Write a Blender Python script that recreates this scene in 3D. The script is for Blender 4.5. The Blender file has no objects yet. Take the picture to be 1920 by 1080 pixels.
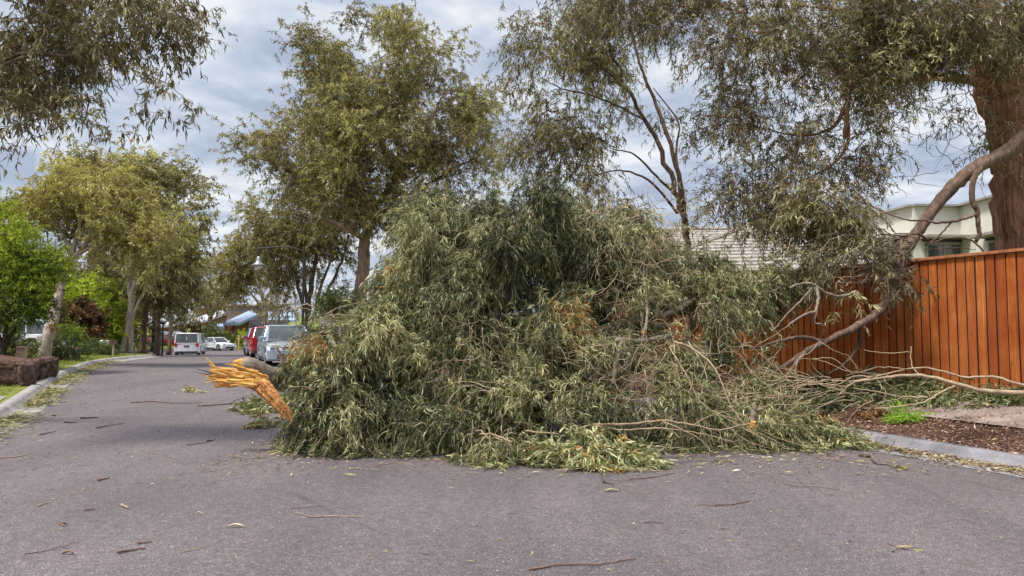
import bpy, bmesh, math
import numpy as np
from mathutils import Vector, Matrix
rad = math.radians
SC = bpy.context.scene
COL = SC.collection

# ---------------------------------------------------------------- camera, sky, sun, exposure
FPX = 1400.0; CH = 1.5; PITCH = math.atan(85 / FPX)
cam = bpy.data.cameras.new("camera"); cam.sensor_width = 36; cam.lens = 36 * FPX / 1920
cam.clip_start = 0.05; cam.clip_end = 2000
co = bpy.data.objects.new("camera", cam); COL.objects.link(co)
co.location = (0, 0, CH); co.rotation_euler = (math.pi / 2 + PITCH, 0, 0)
SC.camera = co
SUN_EL, SUN_AZ = 63, 235          # degrees; azimuth clockwise from +Y: high, behind the camera and to the left
w = bpy.data.worlds.new("World"); SC.world = w; w.use_nodes = True
nt = w.node_tree; N = nt.nodes; LK = nt.links; N.clear()
def nn(tree, kind, **kw):
    n = tree.nodes.new(kind)
    for k, v in kw.items(): setattr(n, k, v)
    return n
out = nn(nt, 'ShaderNodeOutputWorld'); bg = nn(nt, 'ShaderNodeBackground')
sky = nn(nt, 'ShaderNodeTexSky', sky_type='NISHITA'); sky.sun_disc = False
sky.sun_elevation = rad(SUN_EL); sky.sun_rotation = rad(SUN_AZ)
tc = nn(nt, 'ShaderNodeTexCoord'); sep = nn(nt, 'ShaderNodeSeparateXYZ')
LK.new(tc.outputs['Generated'], sep.inputs[0])
def M(tree, op, a, b=None, c=None, clamp=False):
    n = tree.nodes.new('ShaderNodeMath'); n.operation = op; n.use_clamp = clamp
    for i, v in enumerate((a, b, c)):
        if v is None: continue
        if isinstance(v, (int, float)): n.inputs[i].default_value = v
        else: tree.links.new(v, n.inputs[i])
    return n.outputs[0]
zz = M(nt, 'ADD', M(nt, 'MAXIMUM', sep.outputs[2], 0.0), 0.16)
cx = M(nt, 'DIVIDE', sep.outputs[0], zz); cy = M(nt, 'DIVIDE', sep.outputs[1], zz)
cmb = nn(nt, 'ShaderNodeCombineXYZ'); LK.new(cx, cmb.inputs[0]); LK.new(cy, cmb.inputs[1])
n1 = nn(nt, 'ShaderNodeTexNoise'); n1.inputs['Scale'].default_value = 2.3; n1.inputs['Detail'].default_value = 5
n1.inputs['Roughness'].default_value = 0.56; n1.inputs['Distortion'].default_value = 0.25
LK.new(cmb.outputs[0], n1.inputs['Vector'])
cr = nn(nt, 'ShaderNodeValToRGB'); LK.new(n1.outputs['Fac'], cr.inputs[0])
e = cr.color_ramp.elements
e[0].position = 0.39; e[0].color = (0.40, 0.46, 0.59, 1); e[1].position = 0.63; e[1].color = (0.84, 0.86, 0.89, 1)
x = cr.color_ramp.elements.new(0.5); x.color = (0.57, 0.63, 0.74, 1)
sk = nn(nt, 'ShaderNodeVectorMath', operation='SCALE'); LK.new(sky.outputs[0], sk.inputs[0]); sk.inputs[3].default_value = 0.09
mx = nn(nt, 'ShaderNodeMix', data_type='RGBA'); mx.inputs[0].default_value = 0.9
LK.new(sk.outputs[0], mx.inputs[6]); LK.new(cr.outputs[0], mx.inputs[7])
# an overcast sky is brighter overhead than at the horizon
mr = nn(nt, 'ShaderNodeMapRange', interpolation_type='SMOOTHSTEP'); LK.new(sep.outputs[2], mr.inputs[0])
mr.inputs[1].default_value = 0.38; mr.inputs[2].default_value = 0.95; mr.inputs[3].default_value = 1.0; mr.inputs[4].default_value = 1.9
sc2 = nn(nt, 'ShaderNodeVectorMath', operation='SCALE'); LK.new(mx.outputs[2], sc2.inputs[0]); LK.new(mr.outputs[0], sc2.inputs[3])
LK.new(sc2.outputs[0], bg.inputs[0]); bg.inputs[1].default_value = 1.0; LK.new(bg.outputs[0], out.inputs[0])
sl = bpy.data.lights.new("sun", 'SUN'); sl.energy = 4.2; sl.angle = rad(11); sl.color = (1, 0.94, 0.84)
so = bpy.data.objects.new("sun", sl); COL.objects.link(so)
a, el = rad(SUN_AZ), rad(SUN_EL)
sd = Vector((math.sin(a) * math.cos(el), math.cos(a) * math.cos(el), math.sin(el)))
so.rotation_euler = sd.to_track_quat('Z', 'Y').to_euler()
SC.view_settings.view_transform = 'Standard'; SC.view_settings.look = 'None'
SC.view_settings.exposure = 0.2; SC.view_settings.gamma = 1
SC.render.engine = 'CYCLES'
SC.cycles.use_denoising = True
SC.cycles.max_bounces = 6; SC.cycles.diffuse_bounces = 3; SC.cycles.transparent_max_bounces = 8

# ---------------------------------------------------------------- materials
MATS = {}
def base_mat(name, rough=0.7, spec=0.3, metal=0.0):
    m = bpy.data.materials.new(name); m.use_nodes = True; t = m.node_tree
    b = t.nodes['Principled BSDF']
    b.inputs['Roughness'].default_value = rough; b.inputs['Specular IOR Level'].default_value = spec
    b.inputs['Metallic'].default_value = metal
    MATS[name] = m
    return m, t, b
def ramp(t, fac, stops):
    r = t.nodes.new('ShaderNodeValToRGB'); t.links.new(fac, r.inputs[0])
    el = r.color_ramp.elements
    el[0].position = stops[0][0]; el[0].color = (*stops[0][1], 1)
    el[1].position = stops[-1][0]; el[1].color = (*stops[-1][1], 1)
    for p, c in stops[1:-1]:
        q = el.new(p); q.color = (*c, 1)
    return r.outputs[0]
def noise(t, scale, detail=4, rough=0.55, vec=None, dist=0.0, sc3=None, coord='Object'):
    n = t.nodes.new('ShaderNodeTexNoise'); n.inputs['Scale'].default_value = scale
    n.inputs['Detail'].default_value = detail; n.inputs['Roughness'].default_value = rough
    n.inputs['Distortion'].default_value = dist
    if vec is None:
        tcn = t.nodes.new('ShaderNodeTexCoord'); vec = tcn.outputs[coord]
    if sc3:
        mp = t.nodes.new('ShaderNodeMapping'); mp.inputs['Scale'].default_value = sc3
        t.links.new(vec, mp.inputs[0]); vec = mp.outputs[0]
    t.links.new(vec, n.inputs['Vector'])
    return n.outputs['Fac']
def bump(t, b, h, strength=0.5, dist=0.02):
    n = t.nodes.new('ShaderNodeBump'); n.inputs['Strength'].default_value = strength
    n.inputs['Distance'].default_value = dist
    t.links.new(h, n.inputs['Height']); t.links.new(n.outputs[0], b.inputs['Normal'])
def mixc(t, fac, a, b_, mode='MIX'):
    n = t.nodes.new('ShaderNodeMix'); n.data_type = 'RGBA'; n.blend_type = mode
    for i, v in ((0, fac), (6, a), (7, b_)):
        if isinstance(v, (int, float)): n.inputs[i].default_value = v
        elif isinstance(v, tuple): n.inputs[i].default_value = (*v, 1)
        else: t.links.new(v, n.inputs[i])
    return n.outputs[2]
def attr(t, name='tint'):
    n = t.nodes.new('ShaderNodeAttribute'); n.attribute_name = name
    return n.outputs['Fac']
def plain(name, col, rough=0.6, spec=0.3, metal=0.0, var=0.15, scale=6):
    m, t, b = base_mat(name, rough, spec, metal)
    f = noise(t, scale)
    lo = tuple(c * (1 - var) for c in col); hi = tuple(min(1, c * (1 + var)) for c in col)
    t.links.new(ramp(t, f, [(0.3, lo), (0.7, hi)]), b.inputs['Base Color'])
    return m
def leafmat(name, stops, trans=0.2, rough=0.42, spec=0.35):
    m, t, b = base_mat(name, rough, spec)
    c = ramp(t, attr(t), stops)
    t.links.new(c, b.inputs['Base Color'])
    tr = t.nodes.new('ShaderNodeBsdfTranslucent'); t.links.new(mixc(t, 1.0, c, (1.0, 1.0, 0.55), 'MULTIPLY'), tr.inputs[0])
    ms = t.nodes.new('ShaderNodeMixShader'); ms.inputs[0].default_value = trans
    o = t.nodes['Material Output']
    t.links.new(b.outputs[0], ms.inputs[1]); t.links.new(tr.outputs[0], ms.inputs[2]); t.links.new(ms.outputs[0], o.inputs[0])
    return m
def barkmat(name, c0, c1, c2, stretch=(7, 7, 1.1), bs=0.8, bd=0.03):
    m, t, b = base_mat(name, 0.85, 0.15)
    f = noise(t, 2.2, 6, 0.65, sc3=stretch, dist=0.4)
    f2 = noise(t, 1.3, 3, 0.5)
    c = ramp(t, f, [(0.3, c0), (0.5, c1), (0.72, c2)])
    c = mixc(t, ramp(t, f2, [(0.4, (0.0,) * 3), (0.65, (0.5,) * 3)]), c, c0)
    t.links.new(c, b.inputs['Base Color']); bump(t, b, f, bs, bd)
    return m

# asphalt: fine aggregate with pale chips and faint broad patches
m, t, b = base_mat('asphalt', 0.78, 0.35)
v = t.nodes.new('ShaderNodeTexVoronoi'); v.inputs['Scale'].default_value = 150
tcn = t.nodes.new('ShaderNodeTexCoord'); t.links.new(tcn.outputs['Object'], v.inputs['Vector'])
sepc = t.nodes.new('ShaderNodeSeparateColor'); t.links.new(v.outputs['Color'], sepc.inputs[0])
c = ramp(t, sepc.outputs[0], [(0.0, (0.082, 0.068, 0.071)), (0.45, (0.130, 0.110, 0.114)), (0.88, (0.172, 0.149, 0.154)), (1.0, (0.36, 0.325, 0.315))])
f = noise(t, 0.35, 5, 0.6); c = mixc(t, 1.0, c, ramp(t, f, [(0.3, (0.84, 0.82, 0.84)), (0.7, (1.12, 1.10, 1.12))]), 'MULTIPLY')
f3 = noise(t, 14, 4, 0.7); c = mixc(t, 1.0, c, ramp(t, f3, [(0.35, (0.82,) * 3), (0.65, (1.13,) * 3)]), 'MULTIPLY')
tw_ = noise(t, 0.55, 5, 0.65, sc3=None); mp = t.nodes.new('ShaderNodeMapping'); mp.inputs['Rotation'].default_value = (0, 0, rad(-21.8)); mp.inputs['Scale'].default_value = (1.0, 0.10, 1)
t.links.new(tcn.outputs['Object'], mp.inputs[0]); band = noise(t, 1.1, 4, 0.6, vec=mp.outputs[0])
c = mixc(t, 1.0, c, ramp(t, band, [(0.35, (0.86, 0.86, 0.87)), (0.65, (1.09, 1.08, 1.07))]), 'MULTIPLY')
ck = t.nodes.new('ShaderNodeTexVoronoi'); ck.feature = 'DISTANCE_TO_EDGE'; ck.inputs['Scale'].default_value = 0.28; wv = t.nodes.new('ShaderNodeMixRGB'); wv.inputs[0].default_value = 0.25
wn = t.nodes.new('ShaderNodeTexNoise'); wn.inputs['Scale'].default_value = 1.6; wn.inputs['Detail'].default_value = 6; t.links.new(tcn.outputs['Object'], wn.inputs['Vector']); t.links.new(tcn.outputs['Object'], wv.inputs[1]); t.links.new(wn.outputs['Color'], wv.inputs[2]); t.links.new(wv.outputs[0], ck.inputs['Vector'])
crk = M(t, 'MULTIPLY', ramp(t, ck.outputs['Distance'], [(0.0, (1.0,) * 3), (0.006, (0.0,) * 3)]), ramp(t, tw_, [(0.48, (0.0,) * 3), (0.6, (0.55,) * 3)]))
c = mixc(t, crk, c, (0.04, 0.034, 0.034))
sp2 = noise(t, 5, 3, 0.5); c = mixc(t, ramp(t, sp2, [(0.70, (0.0,) * 3), (0.78, (0.35,) * 3)]), c, (0.075, 0.062, 0.062))
t.links.new(c, b.inputs['Base Color']); bump(t, b, v.outputs['Distance'], 0.5, 0.006)
m, t, b = base_mat('concrete', 0.85, 0.2)
f = noise(t, 3.0, 6, 0.7); f2 = noise(t, 60, 3, 0.6)
c = ramp(t, f, [(0.3, (0.19, 0.165, 0.155)), (0.52, (0.33, 0.305, 0.29)), (0.72, (0.44, 0.41, 0.39))])
c = mixc(t, 1.0, c, ramp(t, f2, [(0.35, (0.85,) * 3), (0.65, (1.1,) * 3)]), 'MULTIPLY')
t.links.new(c, b.inputs['Base Color']); bump(t, b, f2, 0.3, 0.01)
m, t, b = base_mat('path_dirty', 0.9, 0.15)
f = noise(t, 1.6, 6, 0.7); f2 = noise(t, 40, 3, 0.6)
c = ramp(t, f, [(0.35, (0.13, 0.085, 0.07)), (0.52, (0.27, 0.215, 0.19)), (0.7, (0.36, 0.30, 0.27))])
c = mixc(t, 1.0, c, ramp(t, f2, [(0.35, (0.8,) * 3), (0.65, (1.15,) * 3)]), 'MULTIPLY')
t.links.new(c, b.inputs['Base Color']); bump(t, b, f2, 0.3, 0.01)
m, t, b = base_mat('kerb_grey', 0.8, 0.25)
f = noise(t, 2.0, 6, 0.7); f2 = noise(t, 50, 3, 0.6)
c = ramp(t, f, [(0.3, (0.15, 0.14, 0.155)), (0.5, (0.25, 0.24, 0.26)), (0.7, (0.33, 0.32, 0.34))])
c = mixc(t, 1.0, c, ramp(t, f2, [(0.35, (0.85,) * 3), (0.65, (1.1,) * 3)]), 'MULTIPLY')
t.links.new(c, b.inputs['Base Color']); bump(t, b, f2, 0.3, 0.01)
m, t, b = base_mat('lawn', 0.9, 0.1)
f = noise(t, 0.8, 6, 0.6); f2 = noise(t, 30, 4, 0.7)
c = ramp(t, f, [(0.3, (0.12, 0.13, 0.03)), (0.5, (0.20, 0.23, 0.045)), (0.7, (0.27, 0.27, 0.09))])
c = mixc(t, 1.0, c, ramp(t, f2, [(0.3, (0.6,) * 3), (0.7, (1.25,) * 3)]), 'MULTIPLY')
t.links.new(c, b.inputs['Base Color']); bump(t, b, f2, 0.8, 0.04)
m, t, b = base_mat('mulch', 0.95, 0.1)
f = noise(t, 1.3, 5, 0.6); f2 = noise(t, 45, 4, 0.75)
c = ramp(t, f, [(0.3, (0.11, 0.06, 0.045)), (0.55, (0.21, 0.12, 0.09)), (0.75, (0.31, 0.20, 0.155))])
c = mixc(t, 1.0, c, ramp(t, f2, [(0.3, (0.45,) * 3), (0.7, (1.35,) * 3)]), 'MULTIPLY')
t.links.new(c, b.inputs['Base Color']); bump(t, b, f2, 1.0, 0.05)

# leaves: tint runs over kinds of leaf (dark, mid, pale, dry), with painted shade and highlights
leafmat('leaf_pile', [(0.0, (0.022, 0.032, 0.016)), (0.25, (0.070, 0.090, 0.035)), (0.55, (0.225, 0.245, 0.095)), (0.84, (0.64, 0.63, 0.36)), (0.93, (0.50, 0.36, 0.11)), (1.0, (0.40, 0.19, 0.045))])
leafmat('leaf_gum', [(0.0, (0.085, 0.072, 0.036)), (0.35, (0.225, 0.19, 0.08)), (0.7, (0.42, 0.38, 0.16)), (0.9, (0.60, 0.56, 0.25)), (1.0, (0.66, 0.62, 0.14))], trans=0.3)
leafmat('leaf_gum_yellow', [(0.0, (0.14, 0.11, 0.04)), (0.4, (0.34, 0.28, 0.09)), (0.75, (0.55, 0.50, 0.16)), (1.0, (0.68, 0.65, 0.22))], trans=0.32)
leafmat('leaf_dark', [(0.0, (0.07, 0.055, 0.042)), (0.5, (0.19, 0.158, 0.08)), (0.85, (0.39, 0.345, 0.17)), (1.0, (0.56, 0.51, 0.27))], trans=0.25)
leafmat('leaf_lime', [(0.0, (0.05, 0.08, 0.015)), (0.35, (0.18, 0.25, 0.025)), (0.7, (0.40, 0.48, 0.04)), (1.0, (0.60, 0.66, 0.09))], trans=0.35)
leafmat('leaf_shrub', [(0.0, (0.035, 0.05, 0.02)), (0.5, (0.10, 0.13, 0.035)), (1.0, (0.22, 0.26, 0.06))])
leafmat('leaf_bronze', [(0.0, (0.05, 0.03, 0.02)), (0.5, (0.14, 0.075, 0.035)), (1.0, (0.30, 0.15, 0.06))])
leafmat('leaf_litter', [(0.0, (0.13, 0.07, 0.045)), (0.4, (0.30, 0.20, 0.11)), (0.7, (0.44, 0.34, 0.19)), (0.9, (0.62, 0.54, 0.40)), (1.0, (0.32, 0.34, 0.10))], trans=0.05)
leafmat('litter_green', [(0.0, (0.12, 0.11, 0.04)), (0.5, (0.26, 0.25, 0.09)), (0.85, (0.42, 0.38, 0.17)), (1.0, (0.36, 0.24, 0.10))], trans=0.1)
leafmat('mulch_chip', [(0.0, (0.08, 0.042, 0.032)), (0.5, (0.24, 0.13, 0.095)), (0.9, (0.40, 0.25, 0.19)), (1.0, (0.58, 0.42, 0.30))], trans=0.0)
leafmat('grass_blade', [(0.0, (0.12, 0.14, 0.03)), (0.5, (0.25, 0.30, 0.05)), (1.0, (0.42, 0.42, 0.14))], trans=0.3)
leafmat('grass_bright', [(0.0, (0.10, 0.20, 0.02)), (0.5, (0.22, 0.40, 0.03)), (1.0, (0.40, 0.55, 0.08))], trans=0.3)
barkmat('bark_pale', (0.18, 0.13, 0.10), (0.45, 0.37, 0.31), (0.66, 0.58, 0.51))
barkmat('bark_mix', (0.11, 0.06, 0.045), (0.30, 0.19, 0.145), (0.52, 0.42, 0.35))
barkmat('bark_brown', (0.07, 0.045, 0.035), (0.17, 0.115, 0.09), (0.28, 0.205, 0.165))
barkmat('bark_red', (0.10, 0.045, 0.032), (0.42, 0.20, 0.135), (0.70, 0.43, 0.31), stretch=(9, 9, 0.9), bs=1.0, bd=0.06)
barkmat('bark_limb', (0.06, 0.038, 0.03), (0.165, 0.108, 0.082), (0.31, 0.225, 0.175), stretch=(6, 6, 2))
barkmat('bark_dark', (0.03, 0.022, 0.02), (0.07, 0.05, 0.04), (0.12, 0.09, 0.07))
barkmat('bark_grey', (0.11, 0.08, 0.06), (0.29, 0.23, 0.18), (0.47, 0.40, 0.32), stretch=(3, 8, 8), bs=0.6, bd=0.02)
barkmat('twig_pale', (0.22, 0.15, 0.10), (0.42, 0.32, 0.21), (0.60, 0.49, 0.35), stretch=(4, 4, 4), bs=0.3, bd=0.005)
barkmat('twig_brown', (0.10, 0.055, 0.045), (0.20, 0.12, 0.095), (0.32, 0.21, 0.17), stretch=(4, 4, 4), bs=0.3, bd=0.005)
m, t, b = base_mat('raw_wood', 0.7, 0.2)
f = noise(t, 3.0, 6, 0.65, sc3=(1.6, 12, 12), dist=0.3)
c = ramp(t, f, [(0.25, (0.26, 0.085, 0.02)), (0.42, (0.62, 0.28, 0.06)), (0.58, (0.82, 0.49, 0.15)), (0.78, (0.92, 0.72, 0.38))])
t.links.new(c, b.inputs['Base Color']); bump(t, b, f, 0.8, 0.02)
m, t, b = base_mat('torn_wood', 0.75, 0.2)
f = noise(t, 3.0, 6, 0.65, sc3=(4, 9, 4), dist=0.3)
c = ramp(t, f, [(0.3, (0.12, 0.04, 0.016)), (0.5, (0.46, 0.20, 0.065)), (0.7, (0.72, 0.44, 0.18))])
t.links.new(c, b.inputs['Base Color']); bump(t, b, f, 0.8, 0.02)
# fence timber
m, t, b = base_mat('fence_timber', 0.85, 0.1)
f = noise(t, 2.0, 6, 0.75, sc3=(20, 20, 0.8), dist=0.8); fb = noise(t, 1.6, 3, 0.6)
g = attr(t)
c = ramp(t, f, [(0.25, (0.20, 0.05, 0.017)), (0.42, (0.42, 0.125, 0.032)), (0.58, (0.56, 0.195, 0.05)), (0.76, (0.72, 0.38, 0.17))])
c = mixc(t, 1.0, c, ramp(t, fb, [(0.35, (0.75, 0.6, 0.5)), (0.65, (1.1, 1.15, 1.2))]), 'MULTIPLY'); c = mixc(t, g, c, (0.22, 0.04, 0.014))
kn = t.nodes.new('ShaderNodeTexVoronoi'); kn.inputs['Scale'].default_value = 2.6
tcn = t.nodes.new('ShaderNodeTexCoord'); mp = t.nodes.new('ShaderNodeMapping'); mp.inputs['Scale'].default_value = (2.2, 2.2, 1.0)
t.links.new(tcn.outputs['Object'], mp.inputs[0]); t.links.new(mp.outputs[0], kn.inputs['Vector'])
c = mixc(t, ramp(t, kn.outputs['Distance'], [(0.03, (0.8,) * 3), (0.10, (0.0,) * 3)]), c, (0.06, 0.012, 0.006))
t.links.new(c, b.inputs['Base Color']); bump(t, b, f, 0.2, 0.004)
plain('fence_cap', (0.40, 0.15, 0.07), 0.6, 0.3, var=0.4, scale=9)
plain('render_cream', (0.70, 0.68, 0.62), 0.9, 0.1, var=0.10, scale=0.8)
plain('render_trim', (0.33, 0.30, 0.26), 0.8, 0.2)
plain('dark_trim', (0.035, 0.032, 0.035), 0.5, 0.4)
plain('glass_dark', (0.10, 0.115, 0.13), 0.06, 1.0, var=0.4, scale=1.5)  # grey base puts part of the sky reflection into the colour
plain('blind', (0.22, 0.21, 0.22), 0.6, 0.3)
plain('tile_pale', (0.35, 0.315, 0.285), 0.8, 0.2, var=0.25, scale=5)
plain('roof_blue', (0.30, 0.38, 0.50), 0.45, 0.5, var=0.12, scale=0.5)
plain('roof_pale', (0.50, 0.50, 0.52), 0.6, 0.3, var=0.2, scale=0.6)
plain('garage_grey', (0.13, 0.13, 0.16), 0.5, 0.4)
plain('slab_beige', (0.46, 0.37, 0.30), 0.85, 0.1)
plain('metal_black', (0.02, 0.02, 0.022), 0.45, 0.5)
plain('post_stone', (0.46, 0.32, 0.25), 0.9, 0.1, var=0.2, scale=8)
plain('pillar_dark', (0.10, 0.085, 0.085), 0.9, 0.1, var=0.3, scale=12)
plain('bollard_yellow', (0.62, 0.48, 0.12), 0.6, 0.3)
m, t, b = base_mat('rock_brown', 0.95, 0.1); f = noise(t, 9, 8, 0.75, dist=.5)
t.links.new(ramp(t, f, [(0.3, (0.035, 0.02, 0.016)), (0.5, (0.13, 0.08, 0.065)), (0.72, (0.26, 0.175, 0.15))]), b.inputs['Base Color']); bump(t, b, f, 1.0, 0.06)
plain('letterbox_white', (0.6, 0.6, 0.58), 0.5, 0.4)
m, t, b = base_mat('brick', 0.9, 0.1)
br = t.nodes.new('ShaderNodeTexBrick'); br.inputs['Scale'].default_value = 4
br.inputs['Color1'].default_value = (0.36, 0.17, 0.10, 1); br.inputs['Color2'].default_value = (0.44, 0.23, 0.14, 1)
br.inputs['Mortar'].default_value = (0.45, 0.34, 0.26, 1); br.inputs['Mortar Size'].default_value = 0.012
tcn = t.nodes.new('ShaderNodeTexCoord'); mp = t.nodes.new('ShaderNodeMapping'); mp.inputs['Rotation'].default_value = (rad(90), 0, 0)
t.links.new(tcn.outputs['Object'], mp.inputs[0]); t.links.new(mp.outputs[0], br.inputs['Vector']); t.links.new(br.outputs[0], b.inputs['Base Color'])
def paint(name, col, metal=0.0):
    m, t, b = base_mat(name, 0.28, 0.5, metal); b.inputs['Coat Weight'].default_value = 0.6
    f = noise(t, 3, 4); t.links.new(ramp(t, f, [(0.3, tuple(c * .92 for c in col)), (0.7, col)]), b.inputs['Base Color'])
paint('paint_white', (0.78, 0.80, 0.84)); paint('paint_silver', (0.42, 0.48, 0.56), 0.35); paint('paint_red', (0.42, 0.015, 0.03))
plain('tyre', (0.018, 0.018, 0.02), 0.9, 0.2); plain('rim', (0.35, 0.35, 0.37), 0.35, 0.5, 0.6)
plain('lamp_red', (0.55, 0.02, 0.02), 0.25, 0.5); plain('lamp_clear', (0.62, 0.66, 0.62), 0.15, 0.6)
plain('plastic_dark', (0.04, 0.04, 0.05), 0.6, 0.4); plain('plate', (0.6, 0.6, 0.62), 0.5)
plain('lamp_shade', (0.33, 0.35, 0.38), 0.4, 0.5, 0.3)

# ---------------------------------------------------------------- mesh helpers
def norm(a): return a / np.maximum(np.linalg.norm(a, axis=-1, keepdims=True), 1e-9)
class MB:
    """collects vertices and faces, builds ONE mesh object"""
    def __init__(s): s.v = []; s.f = []; s.n = 0; s.t = []
    def add(s, V, F, tint=None):
        V = np.asarray(V, float).reshape(-1, 3); s.v.append(V)
        for q in F:
            q = np.asarray(q, int)
            if q.ndim == 1: q = q[None]
            s.f.append(q + s.n); s.t.append(np.full(len(q), 0.0 if tint is None else tint) if np.isscalar(tint) or tint is None else np.asarray(tint))
        s.n += len(V)
    def box(s, c, size, rz=0.0, tint=None, rot=None, jit=0, rng=None):
        h = np.array(size) / 2
        V = np.array([[x, y, z] for x in (-1, 1) for y in (-1, 1) for z in (-1, 1)], float) * h
        if jit: V += rng.normal(0, jit, V.shape)
        if rot is not None: V = V @ np.array(rot).T
        else:
            cs, sn = math.cos(rz), math.sin(rz); V = V @ np.array([[cs, -sn, 0], [sn, cs, 0], [0, 0, 1]]).T
        s.add(V + np.array(c), [np.array([[0, 1, 3, 2], [4, 6, 7, 5], [0, 4, 5, 1], [2, 3, 7, 6], [0, 2, 6, 4], [1, 5, 7, 3]])], tint)
    def prism(s, poly, z0, z1, tint=None):
        n = len(poly); P = np.array(poly, float)
        z0 = np.broadcast_to(z0, (n,)); z1 = np.broadcast_to(z1, (n,))
        V = np.vstack([np.c_[P, z0], np.c_[P, z1]])
        F = [np.array([[i, (i + 1) % n, n + (i + 1) % n, n + i] for i in range(n)]), np.arange(n)[::-1], np.arange(n) + n]
        s.add(V, F, tint)
    def tube(s, pts, r, sides=8, cap=True, ridge=0, rng=None, tint=None):
        P = np.asarray(pts, float); K = len(P); r = np.broadcast_to(r, (K,))
        T = norm(np.gradient(P, axis=0)); up = np.array([0, 0, 1.0]) if abs(T[0][2]) < .9 else np.array([1.0, 0, 0])
        nrm = []; v = np.cross(T[0], up); v /= np.linalg.norm(v)
        for k in range(K):
            v = v - T[k] * np.dot(v, T[k]); v /= max(np.linalg.norm(v), 1e-9); nrm.append(v)
        nrm = np.array(nrm); bn = np.cross(T, nrm)
        th = np.arange(sides) * 2 * math.pi / sides
        R = np.ones((K, sides))
        if ridge:
            kk = np.linspace(0, 1, K)[:, None]
            for q, am in ((2, .5), (3, .6), (5, .5), (8, .45), (13, .35), (19, .3)):
                R += ridge * am * np.sin(q * th + rng.uniform(0, 6) + kk * rng.uniform(-3, 3)) * (0.7 + .3 * np.sin(kk * rng.uniform(4, 12) + rng.uniform(0, 6)))
            R += rng.normal(0, ridge * .25, R.shape)
        V = P[:, None] + (r[:, None] * R)[..., None] * (np.cos(th)[None, :, None] * nrm[:, None] + np.sin(th)[None, :, None] * bn[:, None])
        i = np.arange(K - 1)[:, None] * sides; j = np.arange(sides)[None]; j2 = (j + 1) % sides
        F = np.stack([i + j, i + j2, i + sides + j2, i + sides + j], -1).reshape(-1, 4)
        FF = [F]
        if cap: FF += [np.arange(sides)[::-1], np.arange(sides) + (K - 1) * sides]
        s.add(V.reshape(-1, 3), FF, tint)
    def tubes(s, P, R, sides=3):
        """batch: P[N,K,3], R[N,K]"""
        Nn, K, _ = P.shape
        if not Nn: return
        T = norm(np.gradient(P, axis=1)); a = norm(np.cross(T, np.array([.31, .22, .92]))); b_ = np.cross(T, a)
        th = np.arange(sides) * 2 * math.pi / sides
        V = P[:, :, None] + R[:, :, None, None] * (np.cos(th)[:, None] * a[:, :, None] + np.sin(th)[:, None] * b_[:, :, None])
        base = (np.arange(Nn) * K * sides)[:, None, None]; i = (np.arange(K - 1) * sides)[None, :, None]; j = np.arange(sides)[None, None]; j2 = (j + 1) % sides
        F = np.stack(np.broadcast_arrays(base + i + j, base + i + j2, base + i + sides + j2, base + i + sides + j), -1).reshape(-1, 4)
        s.add(V.reshape(-1, 3), [F])
    def leaves(s, B, D, L, W, tint, rng, bend=0.3, detail=2):
        n = len(B); L = L[:, None]; W = W[:, None]
        S = norm(np.cross(D, norm(rng.normal(size=(n, 3))))); dn = np.array([0, 0, -1.0]) * bend
        cur = norm(np.cross(S, D)) * rng.normal(0, .16, (n, 1)) + S * rng.normal(0, .13, (n, 1))
        if detail == 2:
            m1 = B + D * .33 * L + (dn * .1 + cur) * L; m2 = B + D * .68 * L + (dn * .36 + cur) * L; tp = B + D * L + dn * .7 * L
            V = np.stack([B, m1 - S * W / 2, m1 + S * W / 2, m2 - S * W * .4, m2 + S * W * .4, tp], 1).reshape(-1, 3)
            k = (np.arange(n) * 6)[:, None]
            s.add(V, [k + np.array([[0, 1, 2]])], tint); s.n -= len(V); s.v.pop()
            s.add(V, [k + np.array([[1, 3, 4, 2]])], tint); s.n -= len(V); s.v.pop()
            s.add(V, [k + np.array([[3, 5, 4]])], tint)
        else:
            m1 = B + D * .45 * L + (dn * .2 + cur) * L; tp = B + D * L + dn * .7 * L
            V = np.stack([B, m1 - S * W / 2, tp, m1 + S * W / 2], 1).reshape(-1, 3)
            s.add(V, [(np.arange(n) * 4)[:, None] + np.array([[0, 1, 2, 3]])], tint)
    def build(s, name, mat, parent=None, smooth=False, bevel=0, world=True):
        """vertices are given in world space; the object's origin is its parent's, or the mesh's own base centre"""
        V = np.vstack(s.v)
        if parent is not None: org = np.array(root_loc(parent))
        else: org = np.array([(V[:, 0].min() + V[:, 0].max()) / 2, (V[:, 1].min() + V[:, 1].max()) / 2, V[:, 2].min()])
        me = bpy.data.meshes.new(name); V = V - org
        me.vertices.add(len(V)); me.vertices.foreach_set('co', V.ravel())
        sizes = np.concatenate([np.full(len(q), q.shape[1]) for q in s.f]); loops = np.concatenate([q.ravel() for q in s.f])
        me.loops.add(len(loops)); me.loops.foreach_set('vertex_index', loops.astype(np.int32))
        me.polygons.add(len(sizes)); starts = np.concatenate([[0], np.cumsum(sizes)[:-1]])
        me.polygons.foreach_set('loop_start', starts.astype(np.int32)); me.polygons.foreach_set('loop_total', sizes.astype(np.int32))
        me.polygons.foreach_set('use_smooth', np.full(len(sizes), bool(smooth)))
        me.update(calc_edges=True)
        at = me.attributes.new('tint', 'FLOAT', 'FACE'); at.data.foreach_set('value', np.concatenate(s.t).astype(np.float32))
        me.materials.append(MATS[mat] if isinstance(mat, str) else mat)
        o = bpy.data.objects.new(name, me); COL.objects.link(o)
        if parent is not None: o.parent = parent
        else: o.location = org
        if bevel:
            bm_ = o.modifiers.new('bevel', 'BEVEL'); bm_.width = bevel; bm_.segments = 2; bm_.limit_method = 'ANGLE'
        return o
ROOT = {}
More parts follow.
